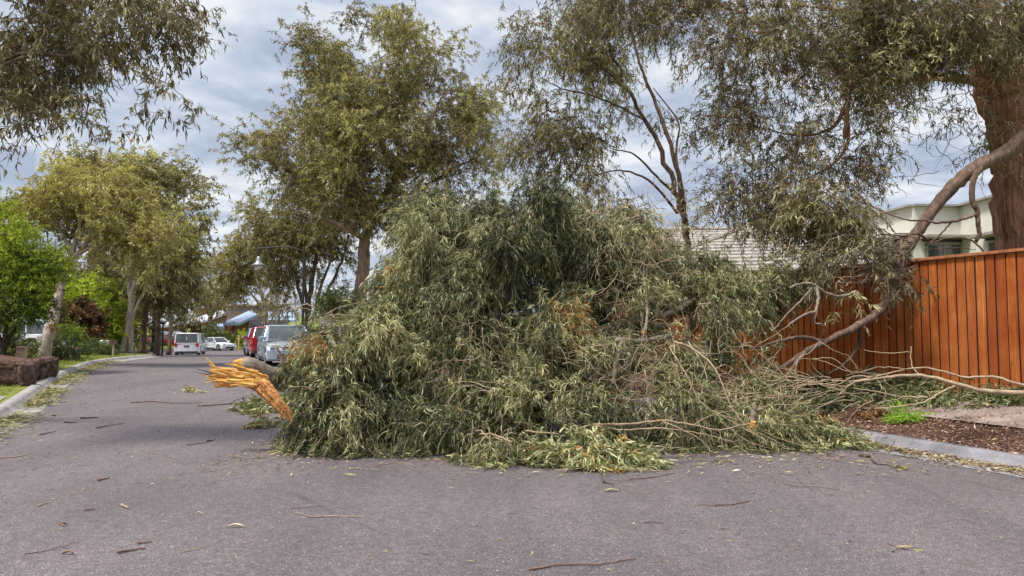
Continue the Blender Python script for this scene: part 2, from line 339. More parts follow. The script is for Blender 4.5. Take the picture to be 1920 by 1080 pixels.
def root_loc(p):
    q = p; loc = Vector((0, 0, 0))
    while q is not None: loc = loc + Vector(q.location); q = q.parent
    return loc
def tag(o, label=None, cat=None, group=None, kind=None):
    if label: o['label'] = label
    if cat: o['category'] = cat
    if group: o['group'] = group
    if kind: o['kind'] = kind
    return o
def thing(name, loc, label, cat, group=None):
    o = bpy.data.objects.new(name, None); COL.objects.link(o); o.location = loc; o.empty_display_size = 0.2
    return tag(o, label, cat, group)

# ---------------------------------------------------------------- lie of the land; n is across the road, u along it
CN, CU = (0.928, 0.371), (-0.371, 0.928)
def nu(x, y): return x * CN[0] + y * CN[1], x * CU[0] + y * CU[1]
def xy(n, u): return n * CN[0] + u * CU[0], n * CN[1] + u * CU[1]
_uu = np.arange(-60, 700, 1.0)
_zz = np.interp(_uu, [-60, 8, 18, 29, 40, 50, 60, 70, 90, 150, 300, 700], [0, 0, .14, .3, .25, .12, -.12, -.33, -.38, -.2, 1.5, 6])
_zz = np.convolve(np.pad(_zz, 4, 'edge'), np.ones(9) / 9, 'valid')
def zr(u): return np.interp(u, _uu, _zz)
UEND = 93.0
LU = [-60, 5, 14, 23, 34, 40, 46, 52, 55, 57, 60, 700]; LN = [-4.2, -3.6, -3.1, -3.9, -4.3, -3.9, -3.3, -3.2, -3.6, -6, -75, -75]
RU = [-60, 11, 15, 19, 24, 56, 58, 61, 700]; RN = [8.25, 8.25, 7.6, 5.6, 4.2, 4.2, 6, 45, 45]
def _sm(U, Nn, w=5):
    y = np.interp(_uu, U, Nn); return np.convolve(np.pad(y, w // 2, 'edge'), np.ones(w) / w, 'valid')
_nl = _sm(LU, LN); _nr = _sm(RU, RN)
def nL(u): return np.interp(u, _uu, _nl)
def nR(u): return np.interp(u, _uu, _nr)
def H(n, u):
    """height of the finished surface (road or verge)"""
    z = zr(u); l = nL(u) - n; r = n - nR(u)
    z = np.where(u > UEND, z + .12 + np.minimum(u - UEND, 30) * .01, z)
    z = np.where((l > 0) & (u <= UEND), z + .13 + np.minimum(np.maximum(l - .3, 0), 14) * .03, z)
    z = np.where((r > 0) & (u <= UEND), z + .13 + .19 * np.clip(r - .2, 0, 2.4), z)
    return z
def Hxy(x, y): return H(*nu(x, y))
cp, sp_ = math.cos(PITCH), math.sin(PITCH)
def W(px, py, d):
    a = (px - 960) / FPX; b_ = (540 - py) / FPX; k = d / (cp - b_ * sp_)
    return np.array([a * k, d, CH + (sp_ + b_ * cp) * k])
def WL(lst): return np.array([W(*p) for p in lst])
def G(px, py, dmin=3, dmax=250):
    """where the sight line through a picture point meets the ground"""
    ds = np.concatenate([np.arange(dmin, 40, .02), np.arange(40, dmax, .1)])
    a = (px - 960) / FPX; b_ = (540 - py) / FPX; k = ds / (cp - b_ * sp_)
    X = a * k; Z = CH + (sp_ + b_ * cp) * k; hit = np.where(Z <= Hxy(X, ds))[0]
    i = hit[0] if len(hit) else len(ds) - 1
    return np.array([X[i], ds[i], float(Hxy(X[i], ds[i]))])
def smooth_path(P, n=6, jit=0, rng=None):
    P = np.asarray(P, float); K = len(P)
    if K < 3: 
        t_ = np.linspace(0, 1, n + 1)[:, None]; Q = P[0] * (1 - t_) + P[-1] * t_
    else:
        Pe = np.vstack([2 * P[0] - P[1], P, 2 * P[-1] - P[-2]]); Q = []
        for i in range(K - 1):
            p0, p1, p2, p3 = Pe[i:i + 4]
            for t_ in np.linspace(0, 1, n, endpoint=False):
                Q.append(.5 * (2 * p1 + (p2 - p0) * t_ + (2 * p0 - 5 * p1 + 4 * p2 - p3) * t_ ** 2 + (3 * p1 - p0 - 3 * p2 + p3) * t_ ** 3))
        Q.append(P[-1]); Q = np.array(Q)
    if jit: Q[1:-1] += rng.normal(0, jit, Q[1:-1].shape)
    return Q
# ---------------------------------------------------------------- ground, road, kerbs
def sheet(name, mat, us, cols, zfun, parent=None, **tg):
    """cols(u) -> n values; zfun(n,u) -> z"""
    mb = MB(); V = []
    for u in us:
        ns = np.asarray(cols(u), float); zs = zfun(ns, np.full(len(ns), u)); X, Y = xy(ns, u)
        V.append(np.c_[X, Y, zs])
    K = len(V[0]); V = np.vstack(V); i = np.arange(len(us) - 1)[:, None] * K; j = np.arange(K - 1)[None]
    F = np.stack(np.broadcast_arrays(i + j, i + j + 1, i + j + K + 1, i + j + K), -1).reshape(-1, 4)
    mb.add(V, [F]); o = mb.build(name, mat, parent, smooth=True)
    if parent is None: tag(o, **tg)
    return o
US = np.concatenate([np.arange(-60, 0, 4), np.arange(0, 62, .5), np.arange(62, 100, 1), np.arange(100, 200, 8), np.arange(200, 700, 50)])
US = np.sort(np.append(US, [UEND - .05, UEND + .05]))
def gcols(u):
    l, r = float(nL(u)), float(nR(u)); inn = np.linspace(l + .02, r - .02, 8)
    return np.concatenate([l - np.array([600, 250, 120, 60, 30, 20, 14, 8, 4, 2, .9, .32, .1]), inn, r + np.array([.1, .2, .7, 1.2, 1.8, 2.6, 4, 8, 16, 40, 120, 300, 600])])
def gz(n, u):
    z = H(n, u); ins = (n > nL(u)) & (n < nR(u)) & (u <= UEND)
    return np.where(ins, z - .12, z - .01)
sheet('ground', 'lawn', US, gcols, gz, kind='structure')
RUS = np.concatenate([np.arange(-60, 0, 4), np.arange(0, 62, .5), np.arange(62, UEND, 1), [UEND]])
GW = .42   # gutter tray
sheet('road', 'asphalt', RUS, lambda u: np.linspace(nL(u) + GW, nR(u) - GW, 24), lambda n, u: zr(u), kind='structure')
def kerb(name, side, u0, u1, mat, wid=.16, hgt=.13):
    fn = nL if side < 0 else nR; s_ = -side
    us = np.arange(u0, u1, .5)
    jt = np.arange(u0 + .7, min(u1, 30), 2.4); us = np.sort(np.concatenate([us, jt - .014, jt, jt + .014]))
    def prof(u):
        b_ = float(fn(u)); return [b_ + s_ * GW, b_ + s_ * .08, b_ + s_ * .03, b_ - s_ * .02, b_ - s_ * .05, b_ - s_ * wid, b_ - s_ * (wid + .01)]
    hz = np.array([.004, .012, .03, hgt * .8, hgt + .01, hgt + .02, hgt - .15])
    sheet(name, mat, us, prof, lambda n, u: zr(u) + hz - np.where(np.min(np.abs(jt - u[0])) < .002, .03, 0), kind='structure')
kerb('kerb', -1, -20, 57.5, 'concrete', .2); kerb('kerb', 1, -10, 57.5, 'kerb_grey', .17)
sheet('kerb', 'concrete', [UEND - .02, UEND + .2], lambda u: np.linspace(-75, 45, 60), lambda n, u: zr(u) + .13, kind='structure')
# expansion joints of the right kerb
# left: concrete driveway crossover and the mulch beds behind the lawn
sheet('driveway', 'concrete', np.arange(9, 17.8, .4), lambda u: nL(u) - np.linspace(9, .33, 16), lambda n, u: H(n, u) + .006, kind='structure')
sheet('mulch_bed', 'mulch', np.arange(27, 54, .5), lambda u: nL(u) - np.linspace(16, 3.4 + .5 * math.sin(u * .7), 14), lambda n, u: H(n, u) + .02 + .05 * np.sin(n * 1.3 + u), kind='structure')
sheet('mulch_bed', 'mulch', np.arange(-4, 30, .4), lambda u: nR(u) + np.linspace(.18, 2.35, 10), lambda n, u: H(n, u) + .012 + .012 * np.sin(n * 5 + u * 3), kind='structure')
sheet('path', 'path_dirty', np.arange(-6, 9.9, .4), lambda u: nR(u) + np.linspace(1.05, 1.95, 6), lambda n, u: H(n, u) + .035, kind='structure')
# far footpath strip beyond the junction
sheet('path', 'concrete', np.arange(UEND + 1.6, UEND + 3.2, .5), lambda u: np.linspace(-60, 45, 40), lambda n, u: H(n, u) + .01, kind='structure')
# hill of the horizon, far off
sheet('hill', 'lawn', [300, 380, 460, 540], lambda u: np.linspace(-300, 300, 40), lambda n, u: H(n, u) - 1 + 6 * (u > 350) + 3 * np.sin(n * .02), kind='structure')

# ---------------------------------------------------------------- right fence
rng = np.random.default_rng(5)
FA = np.array([7.27, 10.6]); FB = np.array([5.83, 13.6]); fd = (FB - FA) / np.linalg.norm(FB - FA); fn_ = np.array([-fd[1], fd[0]])
fence = thing('timber_fence', (FA[0], FA[1], float(Hxy(*FA))), 'tall reddish brown timber paling fence with a flat capping rail along the right verge', 'fence')
pal, capm, posts = MB(), MB(), MB()
FZ = 2.69
yaw = math.atan2(fd[1], fd[0])
for i in range(-30, 64):
    s_ = i * .15; p = FA + fd * (s_ - .6); zb = float(Hxy(*p)) + .04
    if s_ < -5: continue
    k = i % 2
    q = p + fn_ * (.004 * k) ; wd = .129 if not k else .126
    pal.box((q[0], q[1], (zb + FZ - .03) / 2), (wd + rng.normal(0, .003), .016, FZ - .03 - zb), yaw + rng.normal(0, .012), tint=float(np.clip(rng.beta(1.1, 2.6), 0, .9)))
pal.build('palings', 'fence_timber', fence)
b0 = FA - fd * 5.6; b1 = FA + fd * 8.9
mid = (b0 + b1) / 2 + fn_ * .0; Ln = np.linalg.norm(b1 - b0)
capm.box((mid[0], mid[1], FZ - .002), (Ln, .11, .045), yaw); capm.build('capping_rail', 'fence_cap', fence, bevel=.004)
mb = MB(); mb.box((mid[0] - fn_[0] * .022, mid[1] - fn_[1] * .022, 1.32), (Ln, .012, 2.68), yaw, tint=.95); mb.build('gap_shade_sheet', 'dark_trim', fence)  # near-black sheet behind the palings, added as the shade in their gaps
for s_ in np.arange(-5, 9, 2.4):
    mb = MB(); p = FA + fd * s_ - fn_ * .11; mb.box((p[0], p[1], 1.6), (.1, .08, 2.2), yaw); mb.build('post', 'fence_cap', fence)

# ---------------------------------------------------------------- cream rendered house behind the fence
def P2(px, d): return [(px - 960) / FPX * d, d]
hA, hB, hC, hD = P2(1560, 24.5), P2(1718, 20.5), P2(1806, 20.6), P2(1990, 17.0)
zt = CH + (625 - 386) / FPX * 20.5
house = thing('rendered_house', (hB[0], hB[1], .6), 'single storey cream rendered house with parapet walls behind the timber fence', 'house')
mb = MB(); mb.prism([hA, hB, hC, hD, P2(1990, 30), P2(1560, 30)], .3, zt); mb.build('wall', 'render_cream', house)
mb = MB()
for a_, b_ in ((hA, hB), (hB, hC), (hC, hD)):
    a_, b_ = np.array(a_), np.array(b_); c_ = (a_ + b_) / 2; L_ = np.linalg.norm(b_ - a_); y_ = math.atan2(*(b_ - a_)[::-1])
    mb.box((c_[0], c_[1], zt + .03), (L_ + .02, .3, .055), y_)
mb.build('parapet_cap', 'render_trim', house)
def window(par, a_, b_, z0, z1, proud=.03, mul=1, hood=False, mat='glass_dark', fmat='render_trim'):
    """window on a wall line from a_ to b_ (plan points)"""
    a_, b_ = np.array(a_, float), np.array(b_, float); c_ = (a_ + b_) / 2; L_ = np.linalg.norm(b_ - a_); d_ = (b_ - a_) / L_; y_ = math.atan2(d_[1], d_[0])
    n_ = np.array([d_[1], -d_[0]]); c_ = c_ + n_ * proud
    fr = MB()
    for z in (z0, z1): fr.box((c_[0], c_[1], z), (L_ + .06, .07, .06), y_)
    for k in range(mul + 2):
        q = a_ + d_ * L_ * k / (mul + 1) + n_ * proud; fr.box((q[0], q[1], (z0 + z1) / 2), (.05, .066, z1 - z0 - .06), y_)
    f = fr.build('window', fmat, par)
    g = MB(); g.box((c_[0], c_[1], (z0 + z1) / 2), (L_ - .02, .02, z1 - z0 - .02), y_); g.build('pane', mat, f)
    if hood:
        h_ = MB(); h_.box((c_[0] + n_[0] * .2, c_[1] + n_[1] * .2, z1 + .16), (L_ + .5, .5, .07), y_); h_.build('window_hood', 'render_trim', par)
        h_ = MB(); h_.box((c_[0] + n_[0] * .0, c_[1] + n_[1] * .0, z1 + .09), (L_ + .2, .08, .07), y_); h_.build('lintel', 'dark_trim', par)
def zat(py, d): return CH + (625 - py) / FPX * d
lerp = lambda a_, b_, t_: [a_[0] + (b_[0] - a_[0]) * t_, a_[1] + (b_[1] - a_[1]) * t_]
window(house, lerp(hB, hC, .25), lerp(hB, hC, .98), zat(505, 20.5), zat(456, 20.5), mul=1, hood=True)
window(house, lerp(hC, hD, .35), lerp(hC, hD, .62), zat(500, 19), zat(451, 19), mul=1, hood=True)
window(house, lerp(hA, hB, .62), lerp(hA, hB, .96), zat(505, 21.2), zat(456, 21.2), mul=1, hood=True)

# ---------------------------------------------------------------- tiled roof house
def hip_house(name, label, cx, cy, wx, wy, zb, ze, zr_, yaw, ridge, roofmat, wallmat, course=.32):
    h = thing(name, (cx, cy, zb), label, 'house'); cs, sn = math.cos(yaw), math.sin(yaw)
    T = lambda x_, y_: (cx + x_ * cs - y_ * sn, cy + x_ * sn + y_ * cs)
    mb = MB(); mb.prism([T(-wx / 2 + .4, -wy / 2 + .4), T(wx / 2 - .4, -wy / 2 + .4), T(wx / 2 - .4, wy / 2 - .4), T(-wx / 2 + .4, wy / 2 - .4)], zb - .5, ze + .05); mb.build('wall', wallmat, h)
    mb = MB(); n = max(3, int((zr_ - ze) / (course * .42)))
    for k in range(n):      # real stepped tile courses
        f0, f1 = k / n, (k + 1) / n
        a0 = (wx / 2) * (1 - f0) + (ridge / 2) * f0; b0_ = (wy / 2) * (1 - f0) + .02
        a1 = (wx / 2) * (1 - f1) + (ridge / 2) * f1; b1_ = (wy / 2) * (1 - f1) + .02
        z0_, z1_ = ze + (zr_ - ze) * f0, ze + (zr_ - ze) * f1
        lip = .05
        R0 = [T(-a0, -b0_), T(a0, -b0_), T(a0, b0_), T(-a0, b0_)]; R1 = [T(-a1, -b1_), T(a1, -b1_), T(a1, b1_), T(-a1, b1_)]
        V = [(*p, z0_) for p in R0] + [(*p, z0_ + lip) for p in R0] + [(*p, z1_ + .004) for p in R1]
        F = [[i, (i + 1) % 4, 4 + (i + 1) % 4, 4 + i] for i in range(4)] + [[4 + i, 4 + (i + 1) % 4, 8 + (i + 1) % 4, 8 + i] for i in range(4)]
        mb.add(V, [np.array(F)], tint=.5)
    mb.add([(*p, zr_ + .004) for p in R1], [np.array([0, 1, 2, 3])])
    rf = mb.build('roof', roofmat, h)
    mb = MB(); 
    for sx in (-1, 1):
        for sy in (-1, 1): mb.tube([(*T(sx * wx / 2, sy * wy / 2), ze + .05), (*T(sx * ridge / 2, 0), zr_ + .06)], .09, 6)
    mb.tube([(*T(-ridge / 2, 0), zr_ + .06), (*T(ridge / 2, 0), zr_ + .06)], .09, 6); mb.build('ridge_tiles', roofmat, rf)
    mb = MB()
    for (x0, y0, x1, y1) in ((-wx / 2, -wy / 2, wx / 2, -wy / 2), (wx / 2, -wy / 2, wx / 2, wy / 2), (-wx / 2, -wy / 2, -wx / 2, wy / 2)):
        mb.tube([(*T(x0, y0), ze - .03), (*T(x1, y1), ze - .03)], .07, 6)
    mb.build('gutter', 'render_trim', h)
    return h
hip_house('tiled_house', 'house with a pale tiled hip roof showing above the fallen foliage at the fence', 9.0, 25.5, 9.5, 8.5, .7, 3.35, 5.25, rad(-10), 1.2, 'tile_pale', 'render_cream')
hip_house('tiled_house', 'house with a low long tiled roof just left of the pale hip roof', 9.8, 34.5, 13, 9, .7, 3.9, 6.3, rad(-4), 6.5, 'tile_pale', 'brick')

# ---------------------------------------------------------------- far houses beyond the junction
def q3(px, py, d): return tuple(W(px, py, d))
def quadslab(mb, pts, th=.12):
    P = np.array(pts, float); mb.add(np.vstack([P, P - [0, 0, th]]), [np.array([[0, 1, 2, 3], [7, 6, 5, 4], [0, 4, 5, 1], [1, 5, 6, 2], [2, 6, 7, 3], [3, 7, 4, 0]])])
D = 100.0
h = thing('brick_house', tuple(W(450, 642, D)), 'orange brick house with a sloping blue grey metal roof beyond the junction', 'house')
zg = float(W(450, 646, D)[2]) - .5
wl = MB(); wl.prism([P2(421, D), P2(437, D + 2), P2(437, D + 9), P2(421, D + 9)], zg, zat(603, D)); wl.build('wall', 'brick', h)
wl = MB(); wl.prism([P2(438, D - 1), P2(467, D - 1), P2(467, D + 8), P2(438, D + 8)], zg, [zat(605, D), zat(596, D), zat(596, D), zat(605, D)]); wl.build('wall', 'brick', h)
rf = MB(); quadslab(rf, [q3(418, 605, D - 3), q3(449, 605, D - 3), q3(482, 589, D - 1), q3(470, 581, D + 9)], .35); rf.build('roof', 'roof_blue', h)
rf = MB(); quadslab(rf, [q3(402, 613, D - 3), q3(422, 613, D - 3), q3(422, 607, D + 3), q3(408, 607, D + 3)], .3); rf.build('porch_roof', 'roof_blue', h)
wl = MB(); wl.prism([P2(467.5, D - 2), P2(540, D - 2), P2(540, D + 7), P2(467.5, D + 7)], zg, zat(600, D - 2)); g_ = wl.build('garage', 'garage_grey', h)
for k in (472, 494):
    wl = MB(); wl.prism([P2(k, D - 2.2), P2(k + 19, D - 2.2), P2(k + 19, D - 2.05), P2(k, D - 2.05)], zg, zat(612, D)); wl.build('garage_door', 'plastic_dark', g_)
wl = MB(); wl.prism([P2(426, D + 10), P2(520, D + 10), P2(520, D + 18), P2(426, D + 18)], zg, zat(574, D + 10)); wl.build('upper_wall', 'slab_beige', h)
rf = MB(); rf.prism([P2(415, D + 9), P2(530, D + 9), P2(530, D + 19), P2(415, D + 19)], zat(574, D + 9) + .02, zat(571, D + 9)); rf.build('flat_roof', 'render_trim', h)
for a0_, a1_ in ((433, 446), (448, 460), (464, 474)): window(h, P2(a0_, D + 10), P2(a1_, D + 10), zat(585, D + 10), zat(577, D + 10), proud=.06, mul=0, fmat='letterbox_white')
rf = MB(); quadslab(rf, [q3(498, 600, D), q3(560, 600, D), q3(548, 584, D + 9), q3(500, 584, D + 9)], .3); rf.build('roof', 'roof_blue', h)
for px_ in (421.5, 437.7):
    mb = MB(); p = W(px_, 640, D - 2.8); mb.box((p[0], p[1], zat(625, D)), (.25, .25, 3), 0); mb.build('column', 'dark_trim', h)
D = 112.0
h = thing('brick_house', tuple(W(395, 640, D)), 'wide tan brick house with skillion roof left of the blue roofed house', 'house')
wl = MB(); wl.prism([P2(358, D), P2(424, D), P2(424, D + 9), P2(358, D + 9)], zg, [zat(612, D), zat(589, D), zat(589, D), zat(612, D)]); wl.build('wall', 'slab_beige', h)
rf = MB(); quadslab(rf, [q3(352, 611, D - 1), q3(427, 585, D - 1), q3(427, 577, D + 10), q3(352, 600, D + 10)], .35); rf.build('roof', 'roof_pale', h)
rf = MB(); rf.prism([P2(366, D + 12), P2(430, D + 12), P2(430, D + 20), P2(366, D + 20)], zg, zat(578, D + 12)); rf.build('upper_wall', 'brick', h)
rf = MB(); rf.prism([P2(362, D + 11), P2(432, D + 11), P2(432, D + 21), P2(362, D + 21)], zat(578, D + 11) + .02, zat(574, D + 11)); rf.build('flat_roof', 'roof_pale', h)
window(h, P2(364, D), P2(392, D), zat(635, D), zat(622, D), proud=.06, mul=2); window(h, P2(398, D), P2(412, D), zat(632, D), zat(618, D), proud=.06, mul=1)
D = 104.0
h = thing('brick_house', tuple(W(325, 640, D)), 'red brick house with a low pale roof behind the parked utes', 'house')
wl = MB(); wl.prism([P2(285, D), P2(352, D), P2(352, D + 9), P2(285, D + 9)], zg, [zat(614, D), zat(604, D), zat(604, D), zat(614, D)]); wl.build('wall', 'brick', h)
rf = MB(); quadslab(rf, [q3(280, 614, D - 1), q3(356, 602, D - 1), q3(356, 594, D + 10), q3(280, 605, D + 10)], .35); rf.build('roof', 'roof_pale', h)
window(h, P2(322, D), P2(336, D), zat(630, D), zat(618, D), proud=.06, mul=1); window(h, P2(340, D), P2(349, D), zat(634, D), zat(614, D), proud=.06, mul=0, mat='dark_trim')
D = 60.0
h = thing('gabled_house', tuple(W(650, 600, D)), 'house with a pale grey roof glimpsed behind the tall central gum', 'house')
wl = MB(); wl.prism([P2(600, D), P2(720, D), P2(720, D + 9), P2(600, D + 9)], .3, zat(566, D)); wl.build('wall', 'render_cream', h)
rf = MB(); rf.add([q3(592, 566, D - 1), q3(728, 566, D - 1), q3(728, 566, D + 9), q3(592, 566, D + 9), q3(616, 540, D + 4), q3(704, 540, D + 4)], [np.array([[0, 1, 5, 4], [2, 3, 4, 5]]), np.array([[1, 2, 5], [3, 0, 4]])]); rf.build('roof', 'roof_pale', h)
window(h, P2(626, D), P2(650, D), zat(598, D), zat(575, D), proud=.04, mul=1)

# ---------------------------------------------------------------- street furniture
p = G(567, 688); p = np.array(W(567, 640, 31.0)); gx = float(Hxy(p[0], p[1]))
st = thing('street_lamp', (p[0], p[1], gx), 'black post top street lamp with a bell shade hanging over the parked cars', 'street lamp')
zt_ = zat(468, 31.0); hx = W(485, 480, 31.0)
mb = MB(); mb.tube([(p[0], p[1], gx), (p[0], p[1], gx + .8), (p[0], p[1], gx + .82), (p[0], p[1], zt_)], [.09, .085, .055, .045], 10); mb.build('pole', 'metal_black', st)
mb = MB(); mb.tube(smooth_path([(p[0], p[1], zt_ - .05), (p[0] - .6, p[1], zt_ + .12), (hx[0] + .4, p[1], zt_ + .1), (hx[0], p[1], zt_ + .02), (hx[0], p[1], zt_ - .3)]), .025, 8)
mb.tube([(hx[0] + .02, p[1], zt_ + .05), (p[0], p[1], zt_ - .5)], .012, 6); mb.build('arm', 'metal_black', st)
c_ = np.array([hx[0], p[1], zt_ - .3]); mb = MB(); mb.tube([c_ + [0, 0, .02], c_ - [0, 0, .08], c_ - [0, 0, .2], c_ - [0, 0, .28], c_ - [0, 0, .36]], [.06, .08, .10, .18, .32], 20); sh = mb.build('lamp_shade', 'lamp_shade', st, smooth=True)
mb = MB(); mb.tube([c_ - [0, 0, .365], c_ - [0, 0, .45], c_ - [0, 0, .5]], [.2, .16, .05], 14); mb.build('lens', 'lamp_clear', sh, smooth=True)
p = G(304, 667); st = thing('sign_post', tuple(p), 'black street sign post standing on the grass corner beside the white van', 'sign post')
mb = MB(); mb.tube([p, p + [0, 0, 2.35]], .07, 8); mb.build('post', 'metal_black', st)
mb = MB(); mb.box(p + [-.35, 0, 2.3], (.9, .05, .2), .2); mb.build('sign_blade', 'metal_black', st)
for px_, py_, hh, lb in ((447, 657, 1.6, 'taller of the two thin yellow marker posts on the far lawn'), (441, 656, .9, 'shorter of the two thin yellow marker posts on the far lawn')):
    p = G(px_, py_); st = thing('marker_post', tuple(p), lb, 'post', 'yellow marker posts on the far lawn')
    mb = MB(); mb.box(p + [0, 0, hh / 2], (.14, .1, hh), .2); mb.build('post', 'bollard_yellow', st)
    mb = MB(); mb.box(p + [0, 0, hh + .03], (.16, .12, .05), .2); mb.build('cap', 'letterbox_white', st)
# stone block post at far left, dark brick letterbox pillar, round white letterbox, small timber letterbox
p = np.array(W(40, 679, 24.0)); st = thing('stone_post', tuple(p - [0, 0, .1]), 'short square sandstone post standing behind the rock wall', 'post')
mb = MB(); mb.box(p + [0, 0, .15], (.24, .24, .62), .3); mb.build('block', 'post_stone', st, bevel=.01)
mb = MB(); mb.box(p + [0, 0, .48], (.27, .27, .04), .3); mb.build('cap', 'post_stone', st)
p = G(143, 676); s_ = p[1] / FPX
st = thing('letterbox_pillar', tuple(p), 'dark brick letterbox pillar with a pale cap in the mulch bed', 'letterbox')
mb = MB(); mb.box(p + [0, 0, 11 * s_ - .1], (11 * s_, 11 * s_, 22 * s_ + .2), .3); mb.build('pillar', 'pillar_dark', st)
mb = MB(); mb.box(p + [0, 0, 22.5 * s_], (14.5 * s_, 14.5 * s_, .06), .3); mb.build('cap', 'post_stone', st)
mb = MB(); mb.box(p + [-.02, -5.6 * s_, 16 * s_], (6 * s_, .03, 1.2 * s_), .3); mb.build('slot', 'metal_black', st)
p = G(196, 664); s_ = p[1] / FPX
st = thing('letterbox', tuple(p), 'small round topped white letterbox low among the shrubs', 'letterbox')
mb = MB(); mb.tube([p, p + [0, 0, .5]], .04, 6); mb.build('post', 'post_stone', st)
mb = MB(); mb.tube([p + [-.22, 0, .62], p + [.22, 0, .62]], .17, 12); mb.build('box', 'letterbox_white', st)
p = G(212, 668); st = thing('letterbox', tuple(p), 'brown timber letterbox on a short post beside the twin pale gum trunks', 'letterbox')
mb = MB(); mb.tube([p, p + [0, 0, .62]], .05, 6); mb.build('post', 'post_stone', st)
mb = MB(); mb.box(p + [0, 0, .72], (.30, .24, .2), .2); mb.build('box', 'rock_brown', st)

# rock retaining wall, left
rng = np.random.default_rng(9)
wp = [G(-70, 716), G(0, 721), G(32, 724), G(106, 706)]
wall = thing('rock_wall', tuple(wp[2]), 'low retaining wall of dark brown upright rocks at the left kerb', 'retaining wall')
mb = MB()
for a_, b_ in zip(wp[:-1], wp[1:]):
    a2, b2 = a_[:2], b_[:2]; L_ = np.linalg.norm(b2 - a2); d_ = (b2 - a2) / L_; y_ = math.atan2(d_[1], d_[0]); s_ = 0
    while s_ < L_:
        wd = rng.uniform(.12, .26); zz_ = 0
        while zz_ < .36:
            hh = rng.uniform(.16, .5); hh = min(hh, .5 - zz_); c_ = a2 + d_ * min(s_ + wd / 2, L_) ; n_ = np.array([-d_[1], d_[0]])
            c_ = c_ + n_ * (.2 + zz_ * .15 + rng.uniform(-.05, .05)); zb = float(Hxy(*c_))
            # a faceted rock: subdivided jittered box
            bm = bmesh.new(); bmesh.ops.create_icosphere(bm, subdivisions=3, radius=.5)
            for v_ in bm.verts:
                u_ = Vector(v_.co); u_ = Vector([math.copysign(abs(c) ** .45, c) for c in (u_ * 2)]) * .5
                u_ = u_ * (1 + .12 * math.sin(u_.x * 17 + s_ * 9) * math.sin(u_.z * 11 + s_ * 5) + .08 * math.sin(u_.y * 23 + u_.z * 19 + s_))
                v_.co = Vector((u_.x * wd * 1.12, u_.y * .42, u_.z * hh * 1.12)) + Vector(rng.normal(0, .011, 3))
            M_ = Matrix.Rotation(y_ + rng.uniform(-.15, .15), 3, 'Z') @ Matrix.Rotation(rng.uniform(-.2, .2), 3, 'Y')
            V = np.array([M_ @ v_.co for v_ in bm.verts]) + [c_[0], c_[1], zb + zz_ + hh / 2]
            mb.add(V, [np.array([[v_.index for v_ in f.verts] for f in bm.faces])]); bm.free()
            zz_ += hh
        s_ += wd
mb.build('rocks', 'rock_brown', wall, smooth=True)
ed_ = thing('stone_edging', tuple(W(30, 676, 23.0)), 'low pale sandstone edging slab lying on top behind the rock wall', 'edging')
e0, e1 = W(-30, 673, 21.5), W(84, 681, 25.0); L_ = np.linalg.norm((e1 - e0)[:2]); y_ = math.atan2((e1 - e0)[1], (e1 - e0)[0])
for k in range(5):
    c_ = e0 + (e1 - e0) * (k + .5) / 5; mb = MB(); mb.box((c_[0], c_[1], c_[2] - .06), (L_ / 5 - .02, .26, .16), y_ + rng.normal(0, .02)); mb.build('slab', 'post_stone', ed_, bevel=.012)
# raised soil behind the wall
n_ = np.array([-.35, 1.0]); top = []
for q in wp: top.append(q[:2] + np.array([-.42, .1]))
back = [wp[3][:2] + [-7, 5], wp[0][:2] + [-5, 8]]
mb = MB(); poly = [tuple(q) for q in top] + [tuple(q) for q in back]; mb.prism(poly, .0, [float(Hxy(*q)) + .38 for q in top] + [1.15, 1.15]); tag(mb.build('garden_bed', 'mulch'), kind='structure')
# ---------------------------------------------------------------- vegetation engine
def blob(px, py, d, rx, ry, rd, n, dens=1.0, tint=0.0, out=None):
    """a leafy mass given by its centre, real radii and number of twig clumps"""
    c = W(px, py, d); return dict(c=c, r=np.array([rx * d / FPX, rd, ry * d / FPX]), n=n, dens=dens, tint=tint)  # tint: leaf tone, with dark undersides and lit tops painted in
def sample_blobs(blobs, rng, shell=2.4, ground=None, tvar=.12):
    C, O, T, Dn = [], [], [], []
    for b in blobs:
        ns = max(4, b['n'] // 4); vs = norm(rng.normal(size=(ns, 3))); rs = rng.uniform(.25, 1, (ns, 1)) ** (1 / shell) * .86
        si = rng.integers(0, ns, b['n']); pv = (vs * rs)[si] + norm(rng.normal(size=(b['n'], 3))) * rng.uniform(.2, 1, (b['n'], 1)) ** .5 * .34
        st_ = rng.normal(0, tvar, ns)[si]; v = norm(pv); rr = np.linalg.norm(pv, axis=1, keepdims=True)
        # an uneven outline: radius varies with direction
        wob = 1 + .16 * np.sin(v[:, :1] * 5 + b['c'][0] * 3) + .12 * np.sin(v[:, 2:] * 7 + b['c'][1]) 
        P = b['c'] + v * rr * b['r'] * wob
        C.append(P); O.append(norm(v / np.maximum(b['r'], .05)) * 1.0); T.append(np.clip(rng.normal(b['tint'], .07, b['n']) + st_, -.5, .6)); Dn.append(np.full(b['n'], b['dens']))
    return np.vstack(C), np.vstack(O), np.concatenate(T), np.concatenate(Dn)
